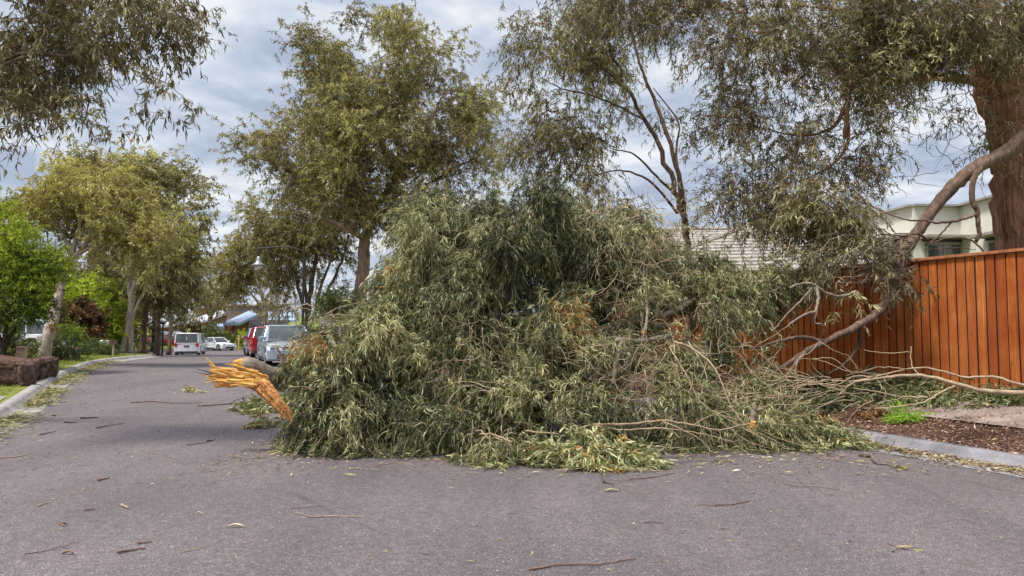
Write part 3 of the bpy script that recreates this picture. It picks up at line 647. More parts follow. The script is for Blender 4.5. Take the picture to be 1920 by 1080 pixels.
def connect(limbs, C, rng, rt, cap, sag=.1, lift=.25):
    """grow branches from the limbs to every clump; returns paths and radii"""
    nodes = [p for P, r in limbs for p in P]; nr = [x_ for P, r in limbs for x_ in r]; par = [-1] * len(nodes)
    nodes = np.array(nodes); nr = list(nr)
    d0 = np.array([np.min(np.linalg.norm(nodes - c, axis=1)) for c in C]); order = np.argsort(d0)
    paths = []; cnt = {}
    pathof = [-1] * len(nodes); pos = [0] * len(nodes)
    buf = np.zeros((len(nodes) + 5 * len(C), 3)); buf[:len(nodes)] = nodes; m = len(nodes)
    for ci in order:
        c = C[ci]; dd = buf[:m] - c; dist = np.sqrt((dd ** 2).sum(1)) + np.maximum(dd[:, 2], 0) * .35
        k = int(np.argmin(dist)); a_ = buf[k].copy(); L_ = np.linalg.norm(c - a_)
        t_ = np.linspace(0, 1, 6)[:, None]
        Q = a_ * (1 - t_) + c * t_ + np.array([0, 0, 1.0]) * (lift * L_ * t_ * (1 - t_)) 
        Q[1:-1] += rng.normal(0, .045 * L_ + .004, (4, 3))
        pi = len(paths); paths.append((Q, k)); 
        buf[m:m + 5] = Q[1:]
        for j in range(5): pathof.append(pi); pos.append(j)
        m += 5
    N_ = len(paths); load = np.ones(N_)
    for pi in range(N_ - 1, -1, -1):
        k = paths[pi][1]
        if pathof[k] >= 0: load[pathof[k]] += load[pi]
    rads = rt * load ** .5
    out_ = []
    for pi, (Q, k) in enumerate(paths):
        r0 = min(rads[pi], cap)
        if k < len(nr): r0 = min(r0, nr[k] * .8)
        elif pathof[k] >= 0: r0 = min(r0, rads[pathof[k]] * .85)
        out_.append((Q, np.linspace(r0, max(r0 * .4, rt * .8), 6)))
    return out_
def spray_leaves(mb_leaf, mb_twig, C, O, T, Dn, rng, n_per, slen, nleaf, ll, lw, spread=.35, a=.8, b=.7, up=.1, droop=.6, hang=.15, lspread=.75, twr=.0025, bend=.3, detail=2, tscale=.5, tbase=.35, floor=None, tcap=False):
    reps = np.maximum(1, (n_per * Dn + rng.uniform(0, 1, len(C))).astype(int)); idx = np.repeat(np.arange(len(C)), reps); S = len(idx)
    o = C[idx] + rng.normal(0, spread, (S, 3)); dr = norm(O[idx] * a + rng.normal(0, b, (S, 3)) + [0, 0, up])
    sl = slen * rng.uniform(.55, 1.3, (S, 1)); dp = droop * rng.uniform(.5, 1.5, (S, 1))
    f = lambda t_: o[:, None] + dr[:, None] * (t_ * sl[:, None]) + np.array([0, 0, -1.0]) * (t_ ** 2 * sl[:, None] * dp[:, None])
    tt = np.linspace(0, 1, 4)[None, :, None]; P = f(tt)
    if floor is not None: P[..., 2] = np.maximum(P[..., 2], floor(P[..., 0], P[..., 1]) + .015)
    if mb_twig is not None: mb_twig.tubes(P, np.broadcast_to(np.linspace(1.6, .6, 4) * twr, (S, 4)), 3)
    m = nleaf; t_ = rng.uniform(.12, 1.02, (S, m, 1)); B = f(t_); tan = norm(dr[:, None] * 1 + np.array([0, 0, -1.0]) * 2 * t_ * dp[:, None])
    D_ = norm(tan * .65 + rng.normal(0, lspread, (S, m, 3)) + [0, 0, -hang])
    if floor is not None: 
        fl = floor(B[..., 0], B[..., 1]) + .01; low = B[..., 2] < fl + .1
        B[..., 2] = np.maximum(B[..., 2], fl + rng.uniform(0, .05, fl.shape)); D_[..., 2] = np.where(low, np.abs(D_[..., 2]) * .12, D_[..., 2]); D_ = norm(D_)
    tint = np.clip(tbase + T[idx][:, None] + rng.normal(0, .11, (S, 1)) + tscale * rng.normal(0, .28, (S, m)), 0, np.where(T[idx][:, None] > .4, 1, .88) if tcap else 1)
    n = S * m
    mb_leaf.leaves(B.reshape(-1, 3), D_.reshape(-1, 3), ll * rng.uniform(.5, 1.35, n), lw * rng.uniform(.7, 1.25, n), tint.reshape(-1), rng, bend, detail)
    return n
NLEAF = 0
def make_tree(name, label, limbs, blobs, seed, leaf='leaf_gum', bark='bark_pale', group=None, base=None, cat='tree', rt=.01, cap=.12, sides=10, ridge=.05,
              shell=2.4, twigs=True, lift=.25, names=('trunk', 'crown'), twigmat=None, step=.35, **sp):
    global NLEAF
    rng = np.random.default_rng(seed); LB = []
    for P, r0, r1 in limbs:
        P = np.asarray(P, float); Q = smooth_path(P, 5, .012 * np.linalg.norm(P[-1] - P[0]) * .3, rng); LB.append((Q, np.linspace(r0, r1, len(Q))))
    b_ = LB[0][0][0] if base is None else base
    root = thing(name, tuple(b_), label, cat, group)
    mb = MB()
    for i, (Q, r) in enumerate(LB):
        rr = r.copy()
        if i == 0 and names[0] == 'trunk': rr[:2] *= [1.35, 1.1]
        mb.tube(Q, rr, sides, ridge=ridge, rng=rng)
    C, O, T, Dn = sample_blobs(blobs, rng, shell)
    con = connect(LB, C, rng, rt, cap, lift=lift)
    big = [c for c in con if c[1][0] > rt * 3]; small = [c for c in con if c[1][0] <= rt * 3]
    for Q, r in big: mb.tube(Q, r, 6, cap=False)
    if small: mb.tubes(np.array([c[0] for c in small]), np.array([c[1] for c in small]), 4)
    mb.build(names[0], bark, root, smooth=True)
    ml = MB(); tw = MB() if twigs else None
    NLEAF += spray_leaves(ml, tw, C, O, T, Dn, rng, **sp)
    cr_ = ml.build(names[1], leaf, root)
    if tw is not None: tw.build('twigs', twigmat or bark, cr_)
    return root
def limb(pts, r0, r1): return (WL(pts), r0, r1)
def gbase(px, d):
    p = W(px, 600, d); return (p[0], p[1], float(Hxy(p[0], p[1])) - .05)
def trunk(px, d, pts, r0, r1):
    """a trunk from the ground at (px, d) through picture points (px, py, d)"""
    return (np.vstack([gbase(px, d), WL(pts)]), r0, r1)

# ---------- tall central gum
D = 33
make_tree('gum_tree', 'tallest gum tree in the centre with broad olive crown and peeling brown trunk', [
    trunk(668, D, [(672, 600, D), (680, 520, D), (684, 455, D), (690, 430, D)], .33, .22),
    limb([(690, 435, D), (712, 380, D), (742, 330, D), (748, 270, D + .5), (742, 190, D + 1), (735, 120, D + 1)], .16, .05),
    limb([(745, 330, D), (770, 285, D - .6), (800, 240, D - 1), (830, 180, D - 1)], .14, .05),
    limb([(743, 340, D), (722, 285, D + .4), (690, 230, D + 1), (655, 160, D + 1)], .14, .05),
    limb([(690, 440, D), (668, 390, D - .6), (640, 330, D - 1), (600, 250, D - 1), (575, 190, D)], .14, .05),
    limb([(686, 450, D), (655, 432, D - 1), (620, 415, D - 1.6), (560, 395, D - 2)], .12, .04),
    limb([(700, 410, D), (760, 370, D + 1), (830, 330, D + 1), (900, 290, D + 1)], .13, .04),
    limb([(640, 335, D - 1), (560, 320, D - 1), (500, 300, D - 1), (460, 295, D - 1)], .09, .03)], [
    blob(735, 105, D, 115, 78, 2.2, 44), blob(640, 190, D, 115, 95, 2.4, 46), blob(805, 190, D, 115, 95, 2.4, 46), blob(700, 200, D + 1, 130, 110, 1.8, 40),
    blob(585, 120, D, 62, 62, 1.8, 24), blob(575, 255, D - .6, 90, 90, 2.2, 44), blob(690, 290, D - 1.2, 120, 95, 2.2, 44, tint=-.04), blob(610, 320, D, 110, 80, 2, 30, tint=-.06),
    blob(865, 255, D, 80, 90, 2.2, 36), blob(800, 330, D, 95, 65, 2.2, 22, tint=-.08), blob(895, 330, D, 45, 55, 1.6, 11, .8),
    blob(475, 310, D - 1, 42, 48, 1.2, 13, .7, tint=-.12), blob(525, 275, D - .5, 40, 50, 1.2, 10), blob(610, 370, D - 1, 60, 50, 1.8, 16, tint=-.08), blob(655, 400, D - 1.2, 55, 42, 1.2, 18, tint=-.08), blob(730, 395, D - 1, 60, 36, 1.4, 16, tint=-.06), blob(800, 390, D, 60, 36, 1.6, 12, tint=-.06),
    blob(640, 240, D - 2.2, 65, 60, 1.0, 16, tint=.22), blob(740, 45, D, 50, 22, 1.2, 9, tint=.15), blob(905, 220, D, 35, 40, 1.2, 8)],
    11, bark='bark_mix', rt=.012, cap=.12, ridge=.12, sides=14, n_per=16, slen=.58, nleaf=22, tscale=.8, ll=.17, lw=.038, spread=.42, twr=.006, detail=1, droop=.35, tbase=.46)
# ---------- dense multi-stemmed tree in front of it on the left
D = 38
make_tree('gum_tree', 'dense brown olive multi stemmed tree left of the tall central gum behind the parked cars', [
    trunk(575, D, [(580, 560, D), (590, 500, D), (600, 440, D), (590, 400, D)], .16, .06),
    limb([(578, 600, D), (560, 540, D), (548, 480, D), (540, 400, D)], .11, .04),
    limb([(585, 600, D), (612, 550, D), (640, 490, D), (655, 440, D)], .11, .04),
    limb([(590, 600, D), (600, 540, D - .5), (622, 480, D - .5), (615, 420, D)], .10, .03),
    limb([(580, 610, D), (572, 540, D + .5), (570, 470, D + .5), (560, 370, D)], .10, .04)], [
    blob(570, 400, D, 105, 80, 2.4, 58), blob(535, 460, D, 65, 62, 2.2, 38, tint=-.05), blob(610, 470, D, 55, 50, 2, 16, tint=-.05),
    blob(500, 420, D, 38, 55, 1.6, 14), blob(650, 400, D + 1, 45, 55, 2, 12), blob(600, 350, D, 60, 35, 1.6, 12, tint=.06)],
    12, leaf='leaf_gum', bark='bark_brown', rt=.01, n_per=18, slen=.6, nleaf=20, tscale=.8, ll=.18, lw=.042, spread=.42, twr=.006, detail=1, droop=.5, hang=.3, tbase=.42)
# ---------- distant yellowish trees above the far houses
D = 85
make_tree('gum_tree', 'distant yellow green tree above the blue roofed house', [
    trunk(500, D, [(498, 590, D), (492, 560, D), (480, 520, D), (462, 470, D)], .3, .08), limb([(494, 570, D), (510, 540, D), (520, 500, D)], .2, .06), limb([(496, 585, D), (470, 550, D), (440, 520, D)], .16, .06)], [
    blob(455, 480, D, 38, 48, 3.5, 26), blob(438, 520, D, 34, 30, 3.5, 22), blob(485, 512, D, 40, 34, 3.5, 22), blob(480, 460, D, 28, 30, 3, 10)],
    13, leaf='leaf_gum_yellow', bark='bark_pale', rt=.02, n_per=11, slen=1.1, nleaf=15, ll=.42, lw=.12, spread=.7, twr=.01, detail=1, droop=.2)
D = 96
make_tree('gum_tree', 'feathery pale green tree standing over the tan brick house', [
    trunk(396, D, [(396, 590, D), (400, 560, D), (410, 520, D)], .22, .08), limb([(396, 600, D), (384, 575, D), (376, 555, D)], .15, .05), limb([(398, 590, D), (412, 570, D), (425, 552, D)], .15, .05)], [
    blob(405, 535, D, 32, 28, 3, 22), blob(420, 500, D, 25, 25, 3, 12)],
    14, leaf='leaf_gum_yellow', bark='bark_brown', rt=.02, n_per=8, slen=1.1, nleaf=13, ll=.42, lw=.11, spread=.6, twr=.01, detail=1, tbase=.3, droop=.2)
for k, (px, d, top, lb) in enumerate(((455, 88, 585, 'thin bare stemmed small tree left of the blue metal roof'), (500, 80, 585, 'slim crooked small tree in front of the grey garage'), (524, 76, 580, 'slim small tree right of the grey garage behind the silver car'))):
    if k == 0: px, d = 345 + 90 - 42, 92
    make_tree('young_tree', lb, [trunk(px, d, [(px + 2, 620, d), (px - 2, 600, d), (px + 3, top, d)], .13, .06), limb([(px, 618, d), (px - 12, 600, d), (px - 16, 588, d)], .07, .03), limb([(px, 612, d), (px + 12, 595, d), (px + 18, 580, d)], .07, .03)],
        [blob(px, top - 14, d, 22, 16, 1.6, 11), blob(px + 14, top - 4, d, 14, 12, 1.4, 6)], 30 + k, leaf='leaf_gum', bark='bark_brown', group='small trees by the far houses', n_per=6, slen=.8, nleaf=11, ll=.35, lw=.08, spread=.5, droop=.2, detail=1, twr=.008)

# ---------- left side trees
D = 44
make_tree('gum_tree', 'twin trunked pale gum with the tall olive crown on the left verge', [
    trunk(231, D, [(240, 620, D), (246, 575, D), (250, 545, D), (258, 510, D), (264, 480, D)], .20, .12),
    limb([(247, 575, D), (241, 530, D), (238, 495, D), (232, 440, D), (225, 370, D)], .15, .06),
    limb([(264, 482, D), (280, 420, D), (300, 360, D)], .14, .05), limb([(262, 490, D), (310, 440, D), (350, 400, D)], .12, .04),
    (np.vstack([gbase(246, D), WL([(247, 620, D), (250, 590, D), (262, 565, D), (275, 530, D)])]), .16, .06)], [
    blob(200, 330, D, 75, 42, 3, 30), blob(255, 320, D, 65, 32, 3, 22), blob(310, 365, D, 78, 42, 3, 34), blob(350, 420, D, 45, 32, 2.4, 16),
    blob(290, 440, D, 75, 45, 3, 26, tint=-.05), blob(150, 370, D, 50, 32, 2.6, 15), blob(310, 500, D, 60, 40, 2.6, 22, tint=-.12), blob(235, 395, D, 60, 40, 2.6, 18)],
    15, leaf='leaf_gum', bark='bark_pale', rt=.014, ridge=.1, n_per=16, slen=.65, nleaf=16, tscale=.75, ll=.26, lw=.07, spread=.52, twr=.006, detail=1, tbase=.52, droop=.3)
D = 27
t_ = make_tree('gum_tree', 'pale barked tree with a torn orange wound and yellow green crown at the rock wall', [
    (np.vstack([gbase(84, 26.0), WL([(86, 650, 26), (92, 620, 26.1), (101, 596, 26.3), (108, 560, 26.6), (117, 515, 27), (130, 490, D)])]), .21, .12),
    limb([(130, 491, D), (140, 460, D), (148, 430, D - .3), (150, 405, D - .5)], .12, .045), limb([(130, 490, D), (158, 463, D), (172, 430, D), (175, 400, D)], .10, .04),
    limb([(135, 483, D), (175, 462, D), (215, 448, D + .5), (240, 440, D + .5)], .08, .03), limb([(122, 510, D), (105, 480, D), (88, 455, D + .5)], .08, .03), limb([(138, 470, D), (118, 440, D), (105, 410, D)], .07, .03)], [
    blob(165, 375, D, 80, 38, 2.0, 36, tint=.1), blob(90, 395, D, 55, 42, 1.8, 22), blob(225, 400, D, 45, 42, 1.8, 20, tint=.05), blob(255, 440, D, 52, 42, 1.6, 20),
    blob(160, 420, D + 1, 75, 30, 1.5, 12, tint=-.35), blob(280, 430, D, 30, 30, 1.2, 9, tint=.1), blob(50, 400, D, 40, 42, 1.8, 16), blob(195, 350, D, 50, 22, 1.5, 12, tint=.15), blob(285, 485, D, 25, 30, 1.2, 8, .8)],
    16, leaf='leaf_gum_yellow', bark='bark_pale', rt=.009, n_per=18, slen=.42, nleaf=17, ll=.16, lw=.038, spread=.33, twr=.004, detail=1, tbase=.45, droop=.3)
if True:
    rng = np.random.default_rng(3)
    mb = MB(); c_ = W(98, 612, 25.95)
    mb.tube([W(96, 625, 25.9), W(98, 618, 25.86), W(99, 611, 25.88), W(100, 604, 26.0)], [.02, .05, .075, .03], 10, ridge=.15, rng=rng); mb.build('torn_wound', 'torn_wood', t_, smooth=True)
    mb = MB(); mb.tube([W(101, 612, 26.0), W(104, 604, 25.95), W(107, 596, 25.9)], [.1, .07, .02], 8, ridge=.15, rng=rng); mb.build('branch_stub', 'bark_pale', t_, smooth=True)
for k, (px, d, pts, r, bk, lb, bl) in enumerate((
    (268, 48, [(270, 620, 48), (275, 575, 48), (283, 540, 48), (286, 500, 48)], .24, 'bark_brown', 'brown fluted trunk just right of the twin pale trunks', [(285, 490, 50, 40), (300, 540, 45, 35), (270, 560, 30, 30)]),
    (295, 52, [(297, 625, 52), (296, 600, 52), (300, 560, 52), (305, 520, 52)], .22, 'bark_brown', 'brown forked tree beside the black sign post', [(335, 505, 52, 40), (350, 525, 32, 28), (315, 540, 38, 22)]),
    (318, 60, [(320, 610, 60), (318, 585, 60), (330, 550, 60)], .17, 'bark_brown', 'slender dark tree behind the black sign post', [(350, 545, 22, 15), (370, 505, 28, 30)]),
    (219, 62, [(222, 620, 62), (226, 590, 62), (228, 560, 62)], .22, 'bark_brown', 'dim brown trunk left of the twin pale trunks', [(200, 520, 60, 42), (240, 530, 40, 35), (160, 500, 55, 40)]))):
    lim = [trunk(px, d, pts, r, r * .5)]; x1, y1, _ = pts[1]; x2, y2, _ = pts[2]
    lim += [limb([(x1, y1, d), (x1 + 16, y1 - 28, d), (x1 + 34, y1 - 60, d)], r * .45, r * .15), limb([(x1, y1 - 2, d), (x1 - 12, y1 - 30, d), (x1 - 20, y1 - 60, d)], r * .4, r * .15)]
    make_tree('gum_tree', lb, lim, [blob(a_, b__, d, c__, e__, 2.2, int(c__ * e__ / 75), tint=-.1) for a_, b__, c__, e__ in bl], 50 + k, leaf='leaf_gum', bark=bk,
              rt=.012, n_per=12, slen=.7, nleaf=14, ll=.3, lw=.08, spread=.5, twr=.006, detail=1, tbase=.38, droop=.3, ridge=.1, sides=12)
# dark wood behind, left: three broad trees closing the view
for k, (px, d, py, rx, ry, lb) in enumerate(((60, 70, 560, 95, 70, 'dark broad tree behind the lime green tree'), (200, 75, 575, 90, 55, 'dark broad tree behind the lime maple'), (290, 78, 540, 60, 36, 'dark broad tree behind the forked brown trees'), (378, 130, 545, 26, 26, 'hazy dark tree left of the far road end'))):
    make_tree('broad_tree', lb, [trunk(px, d, [(px, 620, d), (px, 590, d), (px + 4, 560, d)], .3, .12)], [blob(px, py, d, rx, ry, 4, int(rx * ry / 90)), blob(px + rx * .4, py + 25, d, rx * .6, ry * .5, 3, int(rx * ry / 300))], 60 + k, leaf='leaf_dark', bark='bark_dark', rt=.02,
              group='dark trees closing the view on the left', n_per=11, slen=1.3, nleaf=13, ll=.5, lw=.16, spread=.9, droop=.2, twr=.01, detail=1, tbase=.5)
# bright lime bushy tree at the left edge, with dark stems
D = 22.5
make_tree('lime_tree', 'bright lime green bushy tree on dark stems at the left edge', [
    trunk(8, D, [(8, 650, D), (12, 615, D), (20, 585, D), (30, 540, D)], .10, .05), limb([(8, 655, D), (25, 620, D), (42, 590, D), (55, 560, D)], .07, .03),
    limb([(8, 660, D), (-6, 620, D), (-20, 560, D), (-30, 480, D)], .08, .04), limb([(30, 540, D), (22, 470, D), (5, 420, D)], .05, .02)], [
    blob(-10, 430, D, 52, 60, 1.2, 50, tint=.12), blob(22, 480, D, 52, 55, 1.1, 55, tint=.08), blob(62, 520, D, 45, 48, 1.0, 45), blob(35, 560, D, 50, 35, 1.0, 38, tint=-.18), blob(-40, 520, D, 60, 90, 1.3, 60), blob(85, 500, D, 22, 26, .7, 14, tint=.1), blob(80, 560, D, 26, 30, .6, 14, tint=-.1)],
    17, leaf='leaf_lime', bark='bark_dark', rt=.006, twigmat='bark_dark', n_per=11, slen=.34, nleaf=16, ll=.10, lw=.03, spread=.2, twr=.003, detail=1, up=.3, droop=.1, hang=-.1, tbase=.42, a=1.0)
for k, (px, py, d, rx, ry, st, lb) in enumerate(((182, 575, 50, 52, 42, 'leaf_lime', 'bright lime green maple beyond the bronze shrub'), (203, 600, 44, 18, 42, 'leaf_lime', 'narrow lime green young tree on a thin stem'), (135, 545, 58, 60, 30, 'leaf_lime', 'wide lime tree half hidden behind the pale trunk'))):
    make_tree('maple_tree', lb, [trunk(px, d, [(px, 640, d), (px, 610, d), (px + 2, 580, d)], .09, .04)], [blob(px, py, d, rx, ry, 1.6, int(rx * ry / 42) + 10)], 70 + k, leaf=st, bark='bark_dark', n_per=9, slen=.8, nleaf=14, ll=.28, lw=.14, spread=.4, detail=1, tbase=.55, hang=.1, droop=.2)
def shrub(name, label, px, py, d, rx, ry, rd, leaf, seed, n=None, cat='shrub', group=None, ll=.12, lw=.03, tbase=.45, **k):
    c = W(px, py, d); gz_ = float(Hxy(c[0], c[1])); n = n or int(rx * ry / 22) + 12
    lim = [([(c[0], c[1], gz_ - .05), (c[0] + .05, c[1], (gz_ + c[2]) / 2), tuple(c)], .05, .02)] + [([(c[0], c[1], gz_ - .03), (c[0] + q * rx * d / FPX * .3, c[1] + .1, (gz_ + c[2]) / 2), (c[0] + q * rx * d / FPX * .6, c[1], c[2])], .04, .012) for q in (-1, 1)]
    kw = dict(n_per=9, slen=.4, nleaf=13, spread=.16, detail=1, up=.2, droop=.25, hang=.05, ll=ll, lw=lw, tbase=tbase); kw.update(k)
    return make_tree(name, label, lim, [blob(px, py, d, rx, ry, rd, n)], seed, leaf=leaf, bark='bark_dark', cat=cat, group=group, rt=.005, names=('stems', 'foliage'), ridge=0, sides=6, **kw)
shrub('bronze_shrub', 'large bronze leaved shrub behind the green conifer hedge', 150, 605, 42, 40, 32, 1.4, 'leaf_bronze', 80, ll=.22, lw=.08)
shrub('hedge_shrub', 'drooping bright green conifer shrub right of the pale wounded trunk', 125, 640, 31, 30, 19, 1.0, 'leaf_lime', 81, tbase=.25, lw=.02)
shrub('hedge_shrub', 'tall green shrub in front of the white wagon', 38, 647, 25, 20, 19, .5, 'leaf_shrub', 82, tbase=.7)
shrub('hedge_shrub', 'dark rounded shrub filling the gap under the conifer shrub', 112, 658, 29, 22, 17, .6, 'leaf_shrub', 83, tbase=.3)
shrub('hedge_shrub', 'low olive shrub in front of the silver sedan', 190, 652, 38, 24, 12, .7, 'leaf_shrub', 84, tbase=.45)
shrub('hedge_shrub', 'low dull shrub left of the brown timber letterbox', 160, 655, 37, 16, 10, .6, 'leaf_shrub', 85, tbase=.35)
shrub('hedge_shrub', 'dull brown green shrub at the foot of the twin pale trunks', 222, 652, 47, 20, 13, .8, 'leaf_shrub', 86, tbase=.4)
shrub('hedge_shrub', 'dark shrub between the twin pale trunks and the fluted trunk', 257, 645, 60, 22, 16, 1, 'leaf_shrub', 87, tbase=.2)
shrub('hedge_shrub', 'small round shrub on the far lawn below the red brick house', 288, 640, 98, 8, 8, 1, 'leaf_shrub', 88, tbase=.6, ll=.3, lw=.1, slen=.8, spread=.4)
shrub('hedge_shrub', 'flat topped green hedge behind the white sedan', 398, 628, 90, 24, 8, 1.2, 'leaf_shrub', 89, tbase=.55, ll=.3, lw=.1, slen=.8, spread=.4)
shrub('hedge_shrub', 'bright lime clipped hedge in front of the garage', 461, 640, 93, 11, 12, 1.2, 'leaf_lime', 90, tbase=.6, ll=.3, lw=.1, slen=.8, spread=.4)
shrub('hedge_shrub', 'low grassy green shrub before the orange brick wall', 440, 646, 92, 18, 9, 1.2, 'leaf_shrub', 91, tbase=.9, ll=.3, lw=.08, slen=.8, spread=.4)
shrub('hedge_shrub', 'dark round shrub at the foot of the tall central gum', 640, 562, 30, 28, 20, .8, 'leaf_shrub', 92, tbase=.35, ll=.2, lw=.03)
shrub('hedge_shrub', 'brown hedge behind the parked utes', 350, 612, 106, 30, 10, 1.5, 'leaf_bronze', 93, tbase=.3, ll=.3, lw=.1, slen=.8, spread=.4)
# right verge greenery behind the pile, below the central gum
shrub('hedge_shrub', 'wide dull shrub behind the fallen tree and below the central gum', 720, 600, 27, 70, 60, 1.2, 'leaf_gum', 94, n=90, tbase=.35, ll=.2, lw=.03, slen=.6)

# ---------- near overhanging gum, upper left
D = 9.5
make_tree('overhanging_gum', 'near gum whose drooping leafy branches hang into the upper left corner', [
    (np.array([(-9.6, 11.5, .2), (-9.4, 11.3, 2.4), (-9.0, 11.0, 4.4), (-8.6, 10.6, 6.2)]), .26, .16),
    limb([(-160, 160, 10.4), (-60, 130, 9.8), (20, 100, 9.6), (80, 60, 9.5), (150, 30, 9.4)], .09, .03), limb([(-160, 220, 10.2), (-40, 150, 9.6), (40, 110, 9.4), (110, 100, 9.3)], .055, .015),
    limb([(-160, 60, 10.4), (0, -30, 10), (150, -60, 9.5), (280, -50, 9.3)], .07, .02), limb([(-100, 140, 10), (40, 102, 9.4), (120, 104, 9.1), (160, 95, 9.1)], .03, .01),
    limb([(110, 95, 9.2), (200, 110, 9.2), (245, 128, 9.1), (300, 150, 9.0), (340, 178, 9.0)], .014, .004)], [
    blob(60, 30, D, 115, 60, .9, 42, .9), blob(170, 70, D, 70, 62, .8, 28, 1.0, .08), blob(300, 20, D, 72, 40, .8, 26, 1.0, .05), blob(290, 60, D, 40, 26, .6, 9, .8), blob(60, 120, D, 85, 45, .8, 26, .8),
    blob(20, 170, D, 60, 48, .7, 18, .7), blob(60, 225, D, 36, 24, .4, 6, .8), blob(110, 190, D, 26, 24, .4, 5, .6), blob(165, 228, 9.2, 22, 22, .3, 4, 1), blob(10, 245, D, 28, 14, .4, 4, .6), blob(305, 185, 9.0, 30, 20, .3, 4, .5), blob(345, 205, 9.0, 16, 12, .2, 2, .5), blob(280, 130, 9.1, 25, 14, .3, 2, .4), blob(-60, 130, D, 70, 160, 1, 40), blob(150, -60, D, 300, 50, 1, 60)],
    18, leaf='leaf_dark', bark='bark_limb', twigmat='twig_brown', rt=.0035, base=np.array([-9.6, 11.5, .2]), n_per=9, slen=.26, nleaf=11, ll=.10, lw=.020, spread=.13, twr=.0018, detail=2, droop=.5, hang=.6, lspread=.6, tbase=.5)

# ---------- slender leaning gum right of centre
D = 17
make_tree('slender_gum', 'slender leaning gum with reddish stems rising behind the fallen tree', [
    trunk(1292, D, [(1290, 520, D), (1284, 420, D), (1268, 360, D), (1235, 270, D), (1195, 200, D), (1165, 140, D), (1140, 80, D), (1120, 20, D)], .085, .02),
    limb([(1288, 440, D), (1281, 380, D - .3), (1262, 290, D - .5), (1232, 200, D - .5), (1200, 120, D - .6), (1180, 40, D - .6)], .07, .02),
    limb([(1281, 370, D - .3), (1268, 290, D), (1272, 230, D), (1225, 165, D)], .035, .012),
    limb([(1268, 365, D), (1230, 330, D - .3), (1190, 290, D - .4), (1150, 280, D - .4)], .035, .012), limb([(1270, 400, D), (1225, 345, D - .4), (1170, 320, D - .6), (1110, 330, D - .6)], .035, .01),
    limb([(1210, 225, D), (1160, 200, D), (1110, 180, D), (1050, 165, D), (1020, 150, D)], .03, .01), limb([(1180, 170, D), (1120, 120, D), (1060, 90, D)], .03, .01)], [
    blob(1090, 60, D, 110, 62, 1.3, 46), blob(1000, 90, D, 62, 50, 1.1, 18, .8, -.06), blob(1100, 140, D, 85, 50, 1.2, 28, .9), blob(1060, 200, D, 75, 45, 1.1, 20, .8), blob(1150, 90, D, 60, 60, 1.2, 18, .9), blob(985, 140, D, 35, 32, .8, 7, .7, -.1),
    blob(1075, 285, D, 70, 45, 1.1, 26, .9, -.04), blob(1010, 260, D, 45, 42, 1.0, 15, .8), blob(1010, 320, D, 45, 30, .9, 10, .8, .05), blob(1130, 260, D, 40, 30, .9, 9, .8), blob(1100, 350, D, 60, 30, .9, 12, .7), blob(1180, 200, D, 35, 30, .8, 6, .5), blob(1240, 210, D, 20, 40, .6, 5, .4), blob(1190, 20, D, 80, 40, 1.2, 24, 1)],
    19, leaf='leaf_gum', bark='bark_limb', twigmat='twig_brown', rt=.0055, ridge=.04, n_per=10, slen=.40, nleaf=13, ll=.135, lw=.021, spread=.23, twr=.003, detail=2, droop=.5, hang=.5, lspread=.6, tbase=.36)

